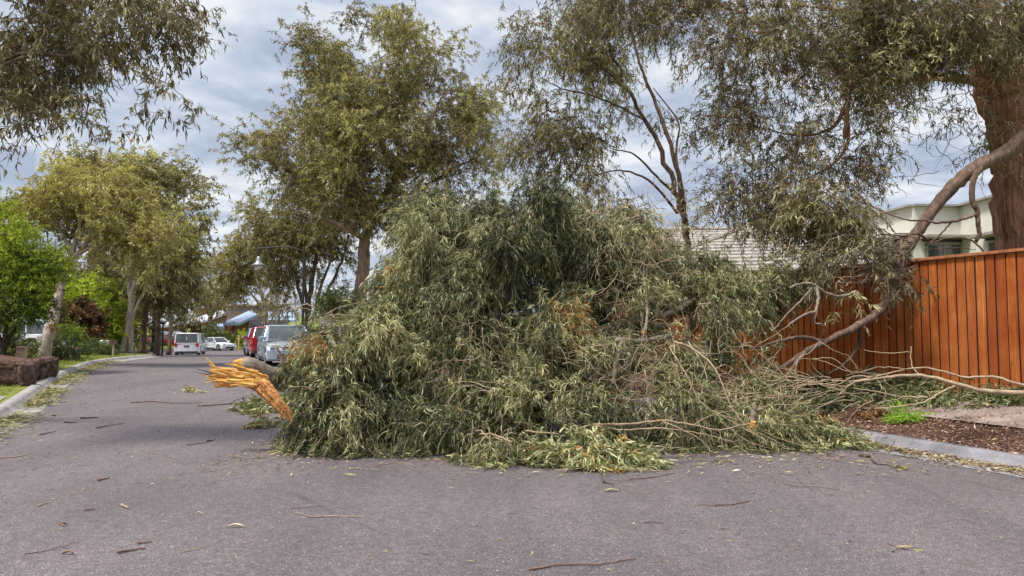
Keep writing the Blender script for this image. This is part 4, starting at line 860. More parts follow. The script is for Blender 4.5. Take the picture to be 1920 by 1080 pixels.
# ---------- big red barked tree behind the fence
D = 14.2
bt = make_tree('stringybark_tree', 'huge red brown stringybark trunk and spreading dark crown behind the timber fence', [
    trunk(1912, D, [(1914, 520, D), (1910, 420, D), (1906, 330, D), (1896, 250, D), (1880, 180, D), (1868, 120, D)], .36, .40),
    limb([(1872, 140, D), (1850, 90, D), (1835, 40, D), (1830, -60, D)], .32, .18), limb([(1890, 160, D), (1925, 110, D), (1960, 40, D), (1990, -60, D)], .24, .14),
    limb([(1885, 175, D), (1935, 125, D - .3), (1990, 108, D - .4)], .10, .06),
    limb([(1880, 170, D), (1830, 152, D - .4), (1760, 145, D - .8), (1680, 150, D - 1), (1600, 158, D - 1.2), (1590, 190, D - 1.2), (1585, 260, D - 1.2)], .10, .035),
    limb([(1600, 158, D - 1.2), (1560, 120, D - 1), (1500, 90, D - .6), (1420, 60, D)], .045, .015), limb([(1585, 200, D - 1.2), (1560, 240, D - 1), (1500, 255, D - .6), (1430, 240, D)], .035, .012),
    limb([(1590, 230, D - 1.2), (1588, 270, D - 1.1), (1560, 310, D - 1), (1500, 340, D - .8)], .035, .012),
    limb([(1850, 90, D), (1760, 60, D - .6), (1650, 40, D - 1), (1540, 10, D - 1)], .10, .03)], [
    blob(1800, 50, D - 1, 160, 70, 1.4, 92, 1.2, .05), blob(1640, 60, D - 1, 130, 75, 1.4, 62, 1.1), blob(1500, 50, D - 1, 120, 65, 1.3, 50, 1.0), blob(1380, 70, D - .8, 95, 70, 1.2, 32, .9), blob(1300, 20, D - .8, 95, 42, 1.2, 32, 1.1), blob(1180, -10, D - .8, 120, 35, 1, 30, 1),
    blob(1440, 170, D - .8, 110, 60, 1.2, 32, .75), blob(1560, 180, D - 1, 90, 60, 1.2, 22, .7), blob(1380, 250, D - .8, 85, 55, 1.1, 22, .75), blob(1500, 280, D - .8, 100, 60, 1.1, 32, .8), blob(1400, 340, D - .8, 85, 52, 1.1, 28, .85), blob(1500, 370, D - 1, 90, 45, 1, 22, .9),
    blob(1640, 150, D - 1, 70, 30, 1, 18, .8), blob(1640, 250, D - 1, 60, 60, .9, 12, .6), blob(1600, 330, D - 1, 50, 45, .8, 10, .6), blob(1730, 130, D - 1, 60, 30, .8, 16, 1), blob(1800, 200, D - .5, 40, 20, .5, 4, .6), blob(1860, 270, D - .4, 20, 45, .4, 7, .6, -.1), blob(1380, 400, D - .8, 60, 24, .9, 9, .7), blob(1900, 30, D - 1, 120, 60, 1, 40, 1)],
    20, leaf='leaf_dark', bark='bark_red', twigmat='twig_brown', rt=.0048, cap=.05, ridge=.13, sides=36, n_per=12, slen=.36, nleaf=13, tscale=.75, ll=.115, lw=.0185, spread=.22, twr=.0026, detail=2, droop=.5, hang=.3, lspread=.7, tbase=.50)
rng = np.random.default_rng(77)
# thin bare twigs hanging below its branches
mb = MB()
for k in range(46):
    x0, y0 = rng.uniform(1600, 1860), rng.uniform(150, 330); d_ = D - rng.uniform(.2, 1.6); P = [W(x0, y0, d_)]; q = P[0].copy(); dr = np.array([rng.normal(0, .2), rng.normal(0, .15), -.5])
    for j in range(7): dr += rng.normal(0, .22, 3); dr[2] = min(dr[2], .05); q = q + norm(dr) * .14; P.append(q.copy())
    mb.tube(P, np.linspace(.007, .002, 8), 4, cap=False)
mb.build('hanging_twigs', 'twig_brown', bt)
# ---------------------------------------------------------------- the fallen crown across the road
def hgt(x, y): return Hxy(x, y)
rng = np.random.default_rng(101)
root = thing('fallen_tree_crown', (.3, 10.5, 0.0), 'huge fallen leafy gum crown heaped across the road with its snapped limb end at left', 'fallen tree')
base_limbs = [
    limb([(700, 748, 10.6), (760, 700, 10.7), (860, 660, 10.9), (980, 640, 11.0), (1120, 620, 11.1), (1250, 590, 11.3)], .12, .05),
    limb([(760, 700, 10.7), (800, 600, 11), (810, 500, 11.2), (800, 420, 11.2)], .07, .02), limb([(860, 660, 10.9), (930, 560, 11), (980, 460, 11), (1000, 400, 11)], .07, .02),
    limb([(980, 640, 11), (1080, 540, 11.3), (1150, 460, 11.4), (1200, 400, 11.5)], .06, .02), limb([(860, 660, 10.9), (900, 740, 10.2), (960, 780, 9.6)], .05, .02),
    limb([(1120, 620, 11.1), (1230, 680, 10.6), (1330, 760, 10.3)], .05, .02), limb([(1250, 590, 11.3), (1340, 545, 12), (1470, 520, 12.2)], .045, .02), limb([(700, 748, 10.6), (650, 700, 10.2), (620, 660, 10)], .04, .02)]
LB = [(smooth_path(P, 5, .015, rng), None) for P, a_, b_ in base_limbs]
LB = [(Q, np.linspace(a_, b_, len(Q))) for (Q, _), (P, a_, b_) in zip(LB, base_limbs)]
blobs = [
    blob(650, 752, 9.9, 70, 82, .8, 56, 1.15, .0), blob(640, 668, 10.3, 48, 55, .7, 26, 1.1, .12), blob(618, 810, 9.5, 44, 36, .5, 20, 1.2, .05), blob(740, 640, 10.4, 85, 85, 1.0, 50, 1, .08),
    blob(800, 465, 11.2, 76, 84, 1.0, 60, 1.05, .14), blob(765, 550, 11.0, 50, 60, .8, 24, 1, .06), blob(800, 395, 11.3, 56, 30, .8, 20, .9, .12),
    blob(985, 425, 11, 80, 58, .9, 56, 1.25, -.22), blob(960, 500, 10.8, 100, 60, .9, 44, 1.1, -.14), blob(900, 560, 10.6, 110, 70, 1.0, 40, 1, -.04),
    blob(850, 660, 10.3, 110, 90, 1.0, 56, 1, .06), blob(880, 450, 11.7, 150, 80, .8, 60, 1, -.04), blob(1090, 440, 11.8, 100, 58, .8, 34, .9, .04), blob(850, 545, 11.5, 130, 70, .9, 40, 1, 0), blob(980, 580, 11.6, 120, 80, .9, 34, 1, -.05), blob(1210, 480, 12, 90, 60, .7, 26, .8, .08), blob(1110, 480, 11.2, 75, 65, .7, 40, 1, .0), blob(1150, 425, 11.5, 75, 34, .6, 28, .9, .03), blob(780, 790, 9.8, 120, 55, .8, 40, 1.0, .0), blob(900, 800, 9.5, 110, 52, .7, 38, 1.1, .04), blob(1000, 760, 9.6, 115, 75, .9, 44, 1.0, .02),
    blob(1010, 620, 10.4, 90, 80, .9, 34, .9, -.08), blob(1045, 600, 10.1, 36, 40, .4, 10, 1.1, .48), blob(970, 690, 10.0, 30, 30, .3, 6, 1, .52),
    blob(1120, 480, 11.4, 95, 80, 1.0, 34, .8, .08), blob(1190, 480, 11.6, 70, 80, 1.0, 22, .7, .12), blob(1160, 600, 10.8, 95, 75, 1.0, 34, .9, .08), blob(1180, 560, 12, 110, 80, .6, 30, .9, -.1),
    blob(1140, 700, 10.2, 110, 80, .9, 38, .85, .05), blob(1080, 790, 9.6, 95, 50, .6, 26, .9, .05), blob(1240, 660, 10.8, 90, 80, 1.0, 34, .85, .08), blob(1250, 770, 10.2, 110, 55, .8, 34, .9, .04),
    blob(1310, 575, 11.9, 90, 55, .9, 38, 1.0, .12), blob(1290, 505, 12.2, 65, 32, .7, 22, 1, .14), blob(1400, 522, 12.4, 80, 30, .6, 34, 1.05, .12), blob(1470, 530, 12.3, 50, 28, .45, 18, 1, .05), blob(1390, 580, 12.1, 50, 36, .5, 16, .9, -.02),
    blob(1350, 700, 10.9, 100, 60, .8, 34, .85, .04), blob(1400, 800, 10.1, 90, 30, .6, 24, .9, .06), blob(1450, 740, 10.8, 85, 34, .6, 22, .9, .04),
    blob(680, 838, 9.3, 130, 16, .4, 20, .8, .05), blob(930, 862, 8.8, 130, 12, .4, 18, .8, .12)]
C, O, T, Dn = sample_blobs(blobs, rng, 2.6, tvar=.14)
C[:, 2] = np.maximum(C[:, 2], hgt(C[:, 0], C[:, 1]) + .06 + rng.uniform(0, .12, len(C)))
# hollows in the heap, where the photo shows its dark inside
keep = np.ones(len(C), bool)
for (px, py, d, rx, ry, rd) in ((700, 800, 9.2, 70, 34, .9), (930, 590, 9.9, 70, 30, .7), (885, 400, 10.6, 26, 50, 1.0), (1030, 660, 9.4, 46, 40, .6), (1150, 690, 9.4, 60, 34, .6), (780, 560, 10.1, 46, 20, .5), (1000, 860, 8.5, 46, 14, .4), (1270, 600, 10.5, 40, 30, .6), (860, 730, 9.2, 40, 20, .5), (1480, 600, 11.3, 60, 50, 1.0)):
    q = (C - W(px, py, d)) / np.array([rx * d / FPX, rd, ry * d / FPX]); keep &= (q ** 2).sum(1) > 1
C, O, T, Dn = C[keep], O[keep], T[keep], Dn[keep]
con = connect(LB, C, rng, .0045, .05, lift=.3)
mb = MB()
for Q, r in LB: mb.tube(Q, r, 10, ridge=.05, rng=rng)
mb.build('limbs', 'bark_grey', root, smooth=True)
big = [c for c in con if c[1][0] > .011]; small = [c for c in con if c[1][0] <= .011]
mb = MB()
for Q, r in big: mb.tube(Q, r, 6, cap=False)
mb.tubes(np.array([c[0] for c in small]), np.array([c[1] for c in small]), 4); mb.build('branches', 'twig_pale', root, smooth=True)
ml, tw = MB(), MB()
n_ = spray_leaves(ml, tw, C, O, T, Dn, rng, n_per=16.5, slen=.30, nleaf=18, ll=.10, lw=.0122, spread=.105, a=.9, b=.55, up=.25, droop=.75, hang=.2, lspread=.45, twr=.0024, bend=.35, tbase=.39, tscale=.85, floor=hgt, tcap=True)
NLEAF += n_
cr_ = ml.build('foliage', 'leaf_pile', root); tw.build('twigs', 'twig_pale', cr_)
# curved bare twigs sticking out of the surface
mb = MB()
def wander(p0, dr, L, n, rng, curl=.25, g=-.04):
    P = [np.array(p0, float)]; dr = norm(np.array(dr, float))
    for j in range(n): dr = norm(dr + rng.normal(0, curl, 3) + [0, 0, g]); P.append(P[-1] + dr * L / n)
    return np.array(P)
for (x0, y0, x1, y1, dd, nn_) in ((1110, 380, 1290, 660, 10.45, 170), (1040, 640, 1330, 800, 9.45, 170), (820, 330, 1260, 420, 11.2, 70), (560, 560, 760, 640, 10.0, 26), (800, 690, 1000, 820, 9.2, 34), (1250, 640, 1460, 830, 10.0, 60), (760, 420, 880, 560, 10.3, 26), (1260, 450, 1520, 600, 11.5, 44), (840, 590, 960, 680, 9.4, 22)):
    for k in range(nn_):
        p = W(rng.uniform(x0, x1), rng.uniform(y0, y1), dd + rng.uniform(-.2, .4)); P = wander(p, [rng.normal(0, 1), rng.normal(-.25, .4), rng.normal(.1, .7)], rng.uniform(.3, .95), 9, rng, curl=.32)
        P[:, 2] = np.maximum(P[:, 2], hgt(P[:, 0], P[:, 1]) + .01); r = rng.uniform(.0026, .0075) if x0 > 1000 else rng.uniform(.0022, .0055)
        mb.tube(P, np.linspace(r, .0015, len(P)), 5, cap=False)
mb.build('bare_twigs', 'twig_pale', root, smooth=True)
# named boughs seen on the front
def bough(par, name, mat, specs, sides=8, ridge=.04, smooth=True):
    mb = MB()
    for pts, r0, r1 in specs:
        Q = smooth_path(WL(pts), 6, .004, rng); Q[:, 2] = np.maximum(Q[:, 2], hgt(Q[:, 0], Q[:, 1]) + r1); mb.tube(Q, np.linspace(r0, r1, len(Q)), sides, ridge=ridge, rng=rng)
    return mb.build(name, mat, par, smooth=smooth)
bough(root, 'pale_bough', 'twig_pale', [
    ([(1060, 812, 9.1), (1110, 797, 9.0), (1180, 795, 8.95), (1240, 789, 8.95), (1300, 797, 8.95), (1350, 806, 9), (1420, 790, 9.3)], .017, .008), ([(1110, 797, 9.0), (1170, 806, 8.9), (1240, 803, 8.9), (1310, 812, 8.9), (1380, 830, 8.9)], .012, .005),
    ([(1240, 790, 8.95), (1290, 810, 8.8), (1320, 830, 8.75), (1335, 850, 8.7)], .007, .003), ([(1150, 800, 9.0), (1190, 830, 8.8), (1240, 838, 8.75), (1300, 842, 8.75)], .008, .003), ([(1300, 797, 8.95), (1330, 780, 9.0), (1370, 770, 9.1)], .006, .003)], sides=7)
bough(root, 'fine_bough', 'twig_pale', [([(1265, 640, 9.9), (1300, 655, 9.7), (1340, 690, 9.5), (1370, 760, 9.3), (1400, 800, 9.2), (1440, 830, 9.1)], .014, .006), ([(1290, 640, 9.9), (1320, 690, 9.6), (1330, 740, 9.4)], .009, .003), ([(1255, 650, 9.9), (1280, 690, 9.6), (1320, 760, 9.3), (1390, 790, 9.3), (1460, 822, 9.3), (1520, 838, 9.2)], .010, .004),
    ([(1370, 770, 9.3), (1430, 790, 9.2), (1500, 800, 9.2)], .007, .003), ([(1340, 770, 9.3), (1410, 812, 9.1), (1460, 836, 9.0)], .007, .003), ([(1350, 790, 9.2), (1400, 826, 9.0), (1450, 842, 8.95)], .006, .002), ([(1380, 800, 9.2), (1430, 815, 9.1), (1490, 845, 8.9)], .006, .002)], sides=6)
bough(root, 'dangling_bough', 'bark_grey', [([(1215, 440, 11.0), (1207, 500, 10.7), (1212, 560, 10.4), (1213, 600, 10.2), (1208, 622, 10.1)], .012, .022), ([(1207, 500, 10.7), (1190, 470, 10.8), (1150, 430, 11)], .010, .004), ([(1300, 600, 10.6), (1310, 575, 10.6), (1332, 568, 10.6)], .012, .012)], sides=8)
mb = MB(); mb.tube([W(1208, 620, 10.1), W(1207, 627, 10.08)], [.021, .009], 8); mb.build('broken_tip', 'torn_wood', root)
bough(root, 'inner_limb', 'bark_grey', [([(1130, 650, 10.0), (1165, 638, 10.0), (1200, 640, 10.1), (1260, 630, 10.4)], .045, .035), ([(1165, 640, 10.0), (1155, 680, 9.8), (1150, 720, 9.7)], .035, .03)])
bough(root, 'upright_stub', 'bark_grey', [([(1411, 800, 9.2), (1412, 780, 9.2), (1415, 766, 9.2), (1413, 757, 9.2)], .032, .03)], sides=12)
mb = MB(); mb.tube([W(1411, 800, 9.19), W(1412, 790, 9.16)], [.036, .03], 12, ridge=.1, rng=rng); mb.build('stub_scar', 'raw_wood', root)
bough(root, 'thin_whip', 'twig_pale', [([(573, 686, 9.6), (566, 645, 9.5), (558, 615, 9.5), (553, 585, 9.5), (572, 570, 9.5), (590, 577, 9.5)], .010, .005), ([(566, 645, 9.5), (545, 655, 9.5), (520, 650, 9.5), (516, 640, 9.5)], .008, .004), ([(556, 583, 9.5), (566, 577, 9.5), (600, 585, 9.6)], .007, .003), ([(610, 590, 9.6), (640, 575, 9.8), (680, 568, 9.9)], .006, .003), ([(590, 600, 9.7), (630, 590, 9.8), (690, 592, 9.9), (740, 585, 10)], .006, .003)], sides=7)
bough(root, 'broken_stick', 'twig_pale', [([(538, 700, 9.6), (530, 680, 9.5), (524, 663, 9.45), (519, 650, 9.4)], .03, .012)], sides=8)
bough(root, 'front_bough', 'twig_pale', [([(930, 740, 8.9), (880, 722, 9.0), (850, 740, 8.9), (840, 760, 8.8)], .007, .003), ([(930, 735, 8.9), (890, 735, 8.9), (860, 760, 8.8)], .006, .002), ([(925, 730, 8.9), (870, 715, 9), (820, 730, 9)], .006, .003), ([(900, 815, 8.6), (925, 815, 8.5), (960, 830, 8.4)], .012, .01), ([(985, 808, 8.6), (1030, 812, 8.6), (1060, 818, 8.7)], .011, .008)], sides=7)
# the snapped limb: grey barked stump and splintered orange wood
lim = thing('snapped_limb', tuple(W(500, 700, 9.6)), 'snapped limb end with splintered orange heartwood jutting left out of the fallen crown', 'broken limb')
Q = smooth_path(WL([(452, 682, 9.3), (470, 689, 9.35), (500, 703, 9.5), (530, 716, 9.7), (580, 728, 10.0), (700, 748, 10.6)]), 6, .003, rng)
mb = MB(); mb.tube(Q, np.concatenate([[.08, .10, .11], np.linspace(.115, .135, len(Q) - 3)]), 16, ridge=.05, rng=rng); mb.build('bark_limb', 'bark_grey', lim, smooth=True)
def shard(mb, p0, p1, w0, th, rng, n=6, side=None, tipw=.15):
    """a tapered splinter of wood from p0 (wide) to p1 (pointed), flat and slightly bent"""
    p0, p1 = np.array(p0), np.array(p1); d_ = p1 - p0; L_ = np.linalg.norm(d_); d_ = d_ / L_; s_ = norm(np.cross(d_, side if side is not None else [0, 1, 0]) + rng.normal(0, .15, 3)); nrm_ = np.cross(s_, d_)
    V = []; ph = rng.uniform(0, 6)
    for k in range(n + 1):
        t_ = k / n; c_ = p0 + d_ * L_ * t_ + s_ * math.sin(t_ * 5 + ph) * w0 * .18 + nrm_ * math.sin(t_ * 4 + ph * 2) * w0 * .12; w_ = w0 * (1 - t_ * (1 - tipw)) * (1 + rng.normal(0, .1)); h_ = th * (1 - .8 * t_)
        V += [c_ - s_ * w_ / 2, c_ + nrm_ * h_ / 2, c_ + s_ * w_ / 2, c_ - nrm_ * h_ / 2]
    i = np.arange(n)[:, None] * 4; j = np.arange(4)[None]; F = np.stack([i + j, i + (j + 1) % 4, i + 4 + (j + 1) % 4, i + 4 + j], -1).reshape(-1, 4)
    mb.add(np.array(V), [F, np.array([[0, 1, 2, 3], [n * 4 + 3, n * 4 + 2, n * 4 + 1, n * 4]])])
mb = MB()
# solid core, then long splinters over it
Q = smooth_path(WL([(428, 704, 9.25), (450, 708, 9.25), (475, 713, 9.3), (492, 718, 9.4)]), 5); mb.tube(Q, np.linspace(.06, .115, len(Q)), 14, ridge=.22, rng=rng)
for k in range(64):
    a0 = rng.uniform(-1, 1); sx = rng.uniform(425, 485); yc = 710 + a0 * 14; ln = rng.uniform(22, 62); d0 = 9.25 + rng.uniform(-.09, .07)
    ex = max(sx - ln, 383 + abs(a0) * 8 + rng.uniform(0, 14)); ey = yc + a0 * (sx - ex) * .10 - (sx - ex) * .13 + rng.normal(0, 2)
    shard(mb, W(sx, yc, d0), W(ex, ey, d0 - .03), rng.uniform(.03, .07), rng.uniform(.018, .035), rng, tipw=rng.uniform(.15, .65))
for (x0, y0, x1, y1, w_) in ((412, 700, 384, 668, .045), (404, 697, 386, 672, .03), (408, 702, 390, 676, .02), (420, 712, 376, 712, .03), (430, 718, 380, 716, .03), (440, 722, 384, 706, .03), (425, 703, 378, 703, .02)): shard(mb, W(x0, y0, 9.22), W(x1, y1, 9.18), w_, .014, rng, tipw=.1)
sw = mb.build('splintered_wood', 'raw_wood', lim)
mb = MB()
for (x0, y0, x1, y1) in ((400, 700, 362, 690), (398, 704, 366, 698)): shard(mb, W(x0, y0, 9.2), W(x1, y1, 9.15), .018, .012, rng, tipw=.1)
mb.build('dark_splinters', 'bark_dark', lim)
mb = MB(); Q = smooth_path(WL([(470, 716, 9.3), (492, 724, 9.25), (510, 742, 9.15), (526, 760, 9.1), (540, 776, 9.1), (548, 787, 9.1)]), 6)
mb.tube(Q, np.concatenate([np.linspace(.06, .10, 8), np.linspace(.10, .03, len(Q) - 8)]), 16, ridge=.2, rng=rng)
for k in range(40):
    x0 = rng.uniform(484, 528); y0 = 722 + (x0 - 488) * .95 + rng.uniform(-8, 8); shard(mb, W(x0, y0, 9.12), W(x0 + rng.uniform(15, 32), y0 + rng.uniform(18, 36), 9.03), rng.uniform(.012, .04), .02, rng, tipw=.1)
mb.build('torn_strip', 'torn_wood', lim)
mb = MB(); Q = WL([(441, 679, 9.28), (450, 681, 9.28), (458, 684, 9.32)]); mb.tube(Q, [.03, .06, .078], 12, ridge=.3, rng=rng)
for k in range(16): a_ = rng.uniform(0, 6.28); shard(mb, W(452, 682, 9.28) + np.array([0, math.cos(a_), math.sin(a_)]) * .05, W(rng.uniform(432, 442), 680 + math.sin(a_) * -5, 9.25 + .05 * math.cos(a_)), .03, .02, rng, n=3)
mb.build('broken_face', 'raw_wood', lim)
mb = MB(); mb.tube(WL([(483, 686, 9.55), (490, 684, 9.55), (500, 690, 9.6)]), [.02, .05, .04], 10, ridge=.2, rng=rng); mb.build('knot_scar', 'raw_wood', lim)

# ---------- separate leafy pieces on the ground
def sprig(name, label, spots, seed, leaf='leaf_pile', tb=.5, cat='branch', n_per=9, twig='twig_pale', stems=(), group=None, **kw):
    global NLEAF
    rng = np.random.default_rng(seed); p = G(*spots[0][:2]); r = thing(name, tuple(p), label, cat, group); Cs, Os, Ts = [], [], []
    for (px, py, rx, rz_, n) in spots:
        g = G(px, py); s_ = g[1] / FPX
        for k in range(n):
            a_ = rng.uniform(0, 6.28); q = rng.uniform(0, 1) ** .5; x_ = g[0] + math.cos(a_) * q * rx * s_; y_ = g[1] + math.sin(a_) * q * rx * s_ * .55
            Cs.append([x_, y_, float(Hxy(x_, y_)) + .02 + rng.uniform(0, 1) * rz_ * (1 - q * .8)]); Os.append([math.cos(a_), math.sin(a_), .25]); Ts.append(rng.normal(0, .08))
    ml, tw = MB(), MB(); k = dict(slen=.28, nleaf=13, ll=.13, lw=.02, spread=.05, a=.9, b=.5, up=.25, droop=.5, hang=.1, lspread=.5, twr=.0022, tbase=tb, floor=hgt); k.update(kw)
    NLEAF += spray_leaves(ml, tw, np.array(Cs), np.array(Os), np.array(Ts), np.ones(len(Cs)), rng, n_per=n_per, **k)
    f_ = ml.build('foliage', leaf, r); 
    for pts, r0, r1 in stems:
        Q = np.array([G(*q) for q in pts]); Q = smooth_path(Q, 5); Q[:, 2] += .02 + rng.uniform(0, .02, len(Q)); tw.tube(Q, np.linspace(r0, r1, len(Q)), 6)
    tw.build('twigs', twig, r); return r
sprig('leafy_sprig', 'yellow tipped leafy sprig spread on the asphalt in front of the fallen crown', [(1110, 872, 80, .30, 24), (1060, 880, 40, .16, 8), (1170, 872, 40, .22, 9)], 201, tb=.68, n_per=8, stems=[([(1040, 888), (1120, 884), (1215, 887), (1265, 889)], .007, .003)])
sprig('leafy_sprig', 'green leafy sprig spilling onto the asphalt beside the right kerb end', [(1530, 832, 62, .30, 26), (1480, 826, 50, .2, 14), (1575, 838, 25, .12, 6)], 202, tb=.6, n_per=9)
sprig('leafy_sprig', 'small leafy sprig lying under the splintered limb', [(490, 772, 42, .18, 12), (520, 760, 35, .22, 10)], 203, tb=.5, n_per=7)
sprig('leafy_sprig', 'yellow green sprig poking out at the bottom left of the fallen crown', [(520, 802, 24, .2, 8)], 204, tb=.7, n_per=7)
sprig('leafy_sprig', 'tiny tuft of leaves alone on the road left of the splintered limb', [(370, 736, 14, .05, 4)], 205, tb=.6, n_per=4, slen=.2, nleaf=8)
sprig('ground_foliage', 'dark leafy branch ends heaped along the foot of the timber fence', [(1560, 745, 100, .35, 30), (1660, 745, 100, .32, 28), (1760, 748, 90, .25, 24), (1860, 752, 80, .2, 20), (1450, 740, 90, .4, 26), (1500, 770, 90, .22, 22), (1960, 755, 70, .2, 12)], 206, tb=.38, n_per=9)
sprig('grass_tuft', 'bright green grass tuft growing in the mulch behind the right kerb', [(1697, 790, 22, .04, 9)], 207, leaf='grass_bright', tb=.55, cat='grass tuft', n_per=5, slen=.06, nleaf=9, ll=.2, lw=.012, up=1.5, droop=0, hang=-.8, twr=.001)
sprig('rust_leaf_clump', 'rust red clump of dead leaves in the mulch left of the grass tuft', [(1622, 786, 18, .16, 6)], 208, leaf='leaf_bronze', tb=.9, cat='leaf clump', n_per=5, slen=.12, nleaf=8, ll=.08, lw=.03)

# ---------- long pale branch lying along the verge
br_ = thing('fallen_branch', tuple(W(1800, 720, 9.2)), 'long pale forked branch lying along the verge before the timber fence', 'fallen branch')
bough(br_, 'branch', 'twig_pale', [
    ([(2000, 745, 8.8), (1920, 737, 9.0), (1850, 733, 9.1), (1800, 722, 9.2), (1750, 708, 9.3), (1700, 704, 9.4), (1640, 711, 9.6), (1600, 718, 9.8), (1570, 742, 9.9)], .034, .010),
    ([(2000, 730, 9.3), (1920, 722, 9.4), (1860, 706, 9.5), (1810, 708, 9.6), (1760, 694, 9.7), (1715, 690, 9.8), (1640, 706, 9.9), (1600, 714, 10), (1540, 712, 10.2)], .018, .006),
    ([(1790, 724, 9.2), (1760, 738, 9.1), (1730, 755, 9.0), (1680, 762, 9.0), (1640, 766, 9.0)], .015, .004), ([(1740, 745, 9.05), (1690, 744, 9.2), (1640, 733, 9.4), (1600, 728, 9.6)], .010, .004),
    ([(1640, 706, 9.9), (1600, 706, 10), (1560, 722, 10.1), (1480, 705, 10.4), (1420, 690, 10.6)], .008, .004), ([(1700, 692, 9.8), (1650, 688, 10), (1600, 698, 10.1), (1540, 676, 10.3), (1500, 672, 10.4)], .006, .003),
    ([(1706, 660, 10.2), (1660, 662, 10.4), (1620, 656, 10.5)], .006, .004), ([(1708, 650, 10.2), (1712, 690, 9.9), (1740, 710, 9.6)], .006, .008)], sides=8)
mb = MB()
for k in range(64):
    x0 = rng.uniform(1380, 1700); y0 = 700 + rng.uniform(0, 55) + (1680 - x0) * .02; g = W(x0, y0, 10.0 - (y0 - 700) * .012 + (1600 - x0) * .001); P = wander(g, [-1, rng.normal(0, .5), rng.normal(-.05, .28)], rng.uniform(.3, 1.1), 8, rng, curl=.2, g=0)
    P[:, 2] = np.maximum(P[:, 2], hgt(P[:, 0], P[:, 1]) + .02); mb.tube(P, np.linspace(rng.uniform(.004, .007), .002, 9), 5, cap=False)
mb.build('twigs', 'twig_pale', br_, smooth=True)

# ---------- torn limb leaning from the big tree over the fence
tl = thing('torn_limb', tuple(W(1700, 480, 12.3)), 'thick torn limb arching down from the big trunk over the timber fence', 'fallen limb')
specs = [
    ([(2010, 170, 12.6), (1960, 220, 12.6), (1920, 258, 12.5), (1880, 290, 12.5), (1830, 315, 12.4), (1790, 345, 12.4), (1755, 385, 12.4), (1725, 430, 12.3), (1695, 475, 12.2), (1680, 520, 12.0), (1668, 555, 11.8), (1648, 585, 11.6), (1610, 610, 11.5), (1570, 630, 11.5), (1540, 645, 11.5)], .16, .07)]
mb = MB(); Q = smooth_path(WL(specs[0][0]), 6, .01, rng); kk = np.linspace(0, 1, len(Q)); mb.tube(Q, np.interp(kk, [0, .2, .38, .5, .6, .68, .8, 1], [.13, .125, .105, .09, .11, .095, .06, .045]), 18, ridge=.10, rng=rng); mb.build('limb', 'bark_limb', tl, smooth=True)
bough(tl, 'grey_fork', 'bark_limb', [
    ([(1540, 645, 11.5), (1510, 660, 11.4), (1480, 680, 11.3), (1450, 700, 11.2), (1420, 720, 11)], .05, .02), ([(1545, 640, 11.5), (1500, 632, 11.5), (1460, 640, 11.5), (1420, 652, 11.5), (1395, 652, 11.6)], .035, .015), ([(1515, 655, 11.4), (1500, 672, 11.2), (1478, 700, 11.0), (1455, 715, 10.9)], .04, .018)], sides=10, ridge=.08)
bough(tl, 'bare_fork', 'bark_grey', [
    ([(1480, 540, 11.6), (1500, 532, 11.5), (1525, 533, 11.5), (1548, 548, 11.5), (1572, 556, 11.6), (1600, 550, 11.7)], .016, .024), ([(1532, 538, 11.5), (1534, 560, 11.4), (1530, 585, 11.3), (1528, 605, 11.3), (1543, 610, 11.3), (1542, 632, 11.4)], .026, .009),
    ([(1522, 540, 11.5), (1500, 565, 11.4), (1475, 590, 11.3), (1450, 620, 11.2)], .016, .008), ([(1530, 583, 11.3), (1505, 592, 11.2), (1485, 605, 11.2), (1468, 618, 11.2)], .02, .008)], sides=9)
bough(tl, 'dead_twigs', 'twig_pale', [
    ([(1537, 638, 11.4), (1520, 660, 11.2), (1498, 672, 11.1), (1490, 700, 11)], .008, .004), ([(1537, 640, 11.3), (1560, 655, 11.2), (1590, 668, 11.1), (1610, 695, 10.9)], .007, .003), ([(1525, 672, 11.1), (1560, 672, 11), (1585, 690, 10.9), (1600, 702, 10.8)], .007, .003), ([(1385, 618, 11), (1397, 636, 11), (1390, 655, 11), (1402, 672, 11)], .009, .012), ([(1428, 650, 11.2), (1430, 690, 11.1)], .005, .003), ([(1415, 650, 11.3), (1450, 630, 11.3), (1470, 615, 11.3)], .006, .004)], sides=6)
bough(tl, 'dark_prop', 'bark_dark', [([(1610, 612, 11.6), (1613, 640, 11.6), (1600, 665, 11.5), (1575, 690, 11.3), (1552, 702, 11.1)], .03, .02)], sides=8)
bough(tl, 'hanging_bough', 'bark_limb', [
    ([(1838, 315, 12.3), (1826, 335, 12.2), (1823, 375, 12.2), (1832, 395, 12.2), (1834, 420, 12.2), (1836, 440, 12.2), (1828, 455, 12.2)], .05, .028), ([(1832, 402, 12.2), (1800, 412, 12.1), (1760, 418, 12.0), (1740, 414, 12.0), (1700, 412, 12.0), (1660, 398, 12), (1630, 385, 12)], .026, .008),
    ([(1785, 415, 12.1), (1770, 432, 12), (1750, 450, 12), (1735, 460, 12)], .014, .014), ([(1740, 452, 12), (1720, 438, 11.9), (1690, 450, 11.9), (1660, 485, 11.8)], .02, .014), ([(1700, 442, 11.9), (1650, 440, 11.9), (1620, 455, 11.8), (1600, 475, 11.8)], .014, .006),
    ([(1735, 460, 12), (1780, 446, 11.9), (1820, 450, 11.9), (1842, 470, 11.8), (1850, 485, 11.7), (1856, 502, 11.6)], .010, .022), ([(1845, 475, 11.8), (1838, 495, 11.7), (1838, 512, 11.6)], .016, .010), ([(1735, 468, 12), (1790, 465, 12), (1830, 468, 11.9)], .008, .006)], sides=9, ridge=.06)
rng = np.random.default_rng(333)
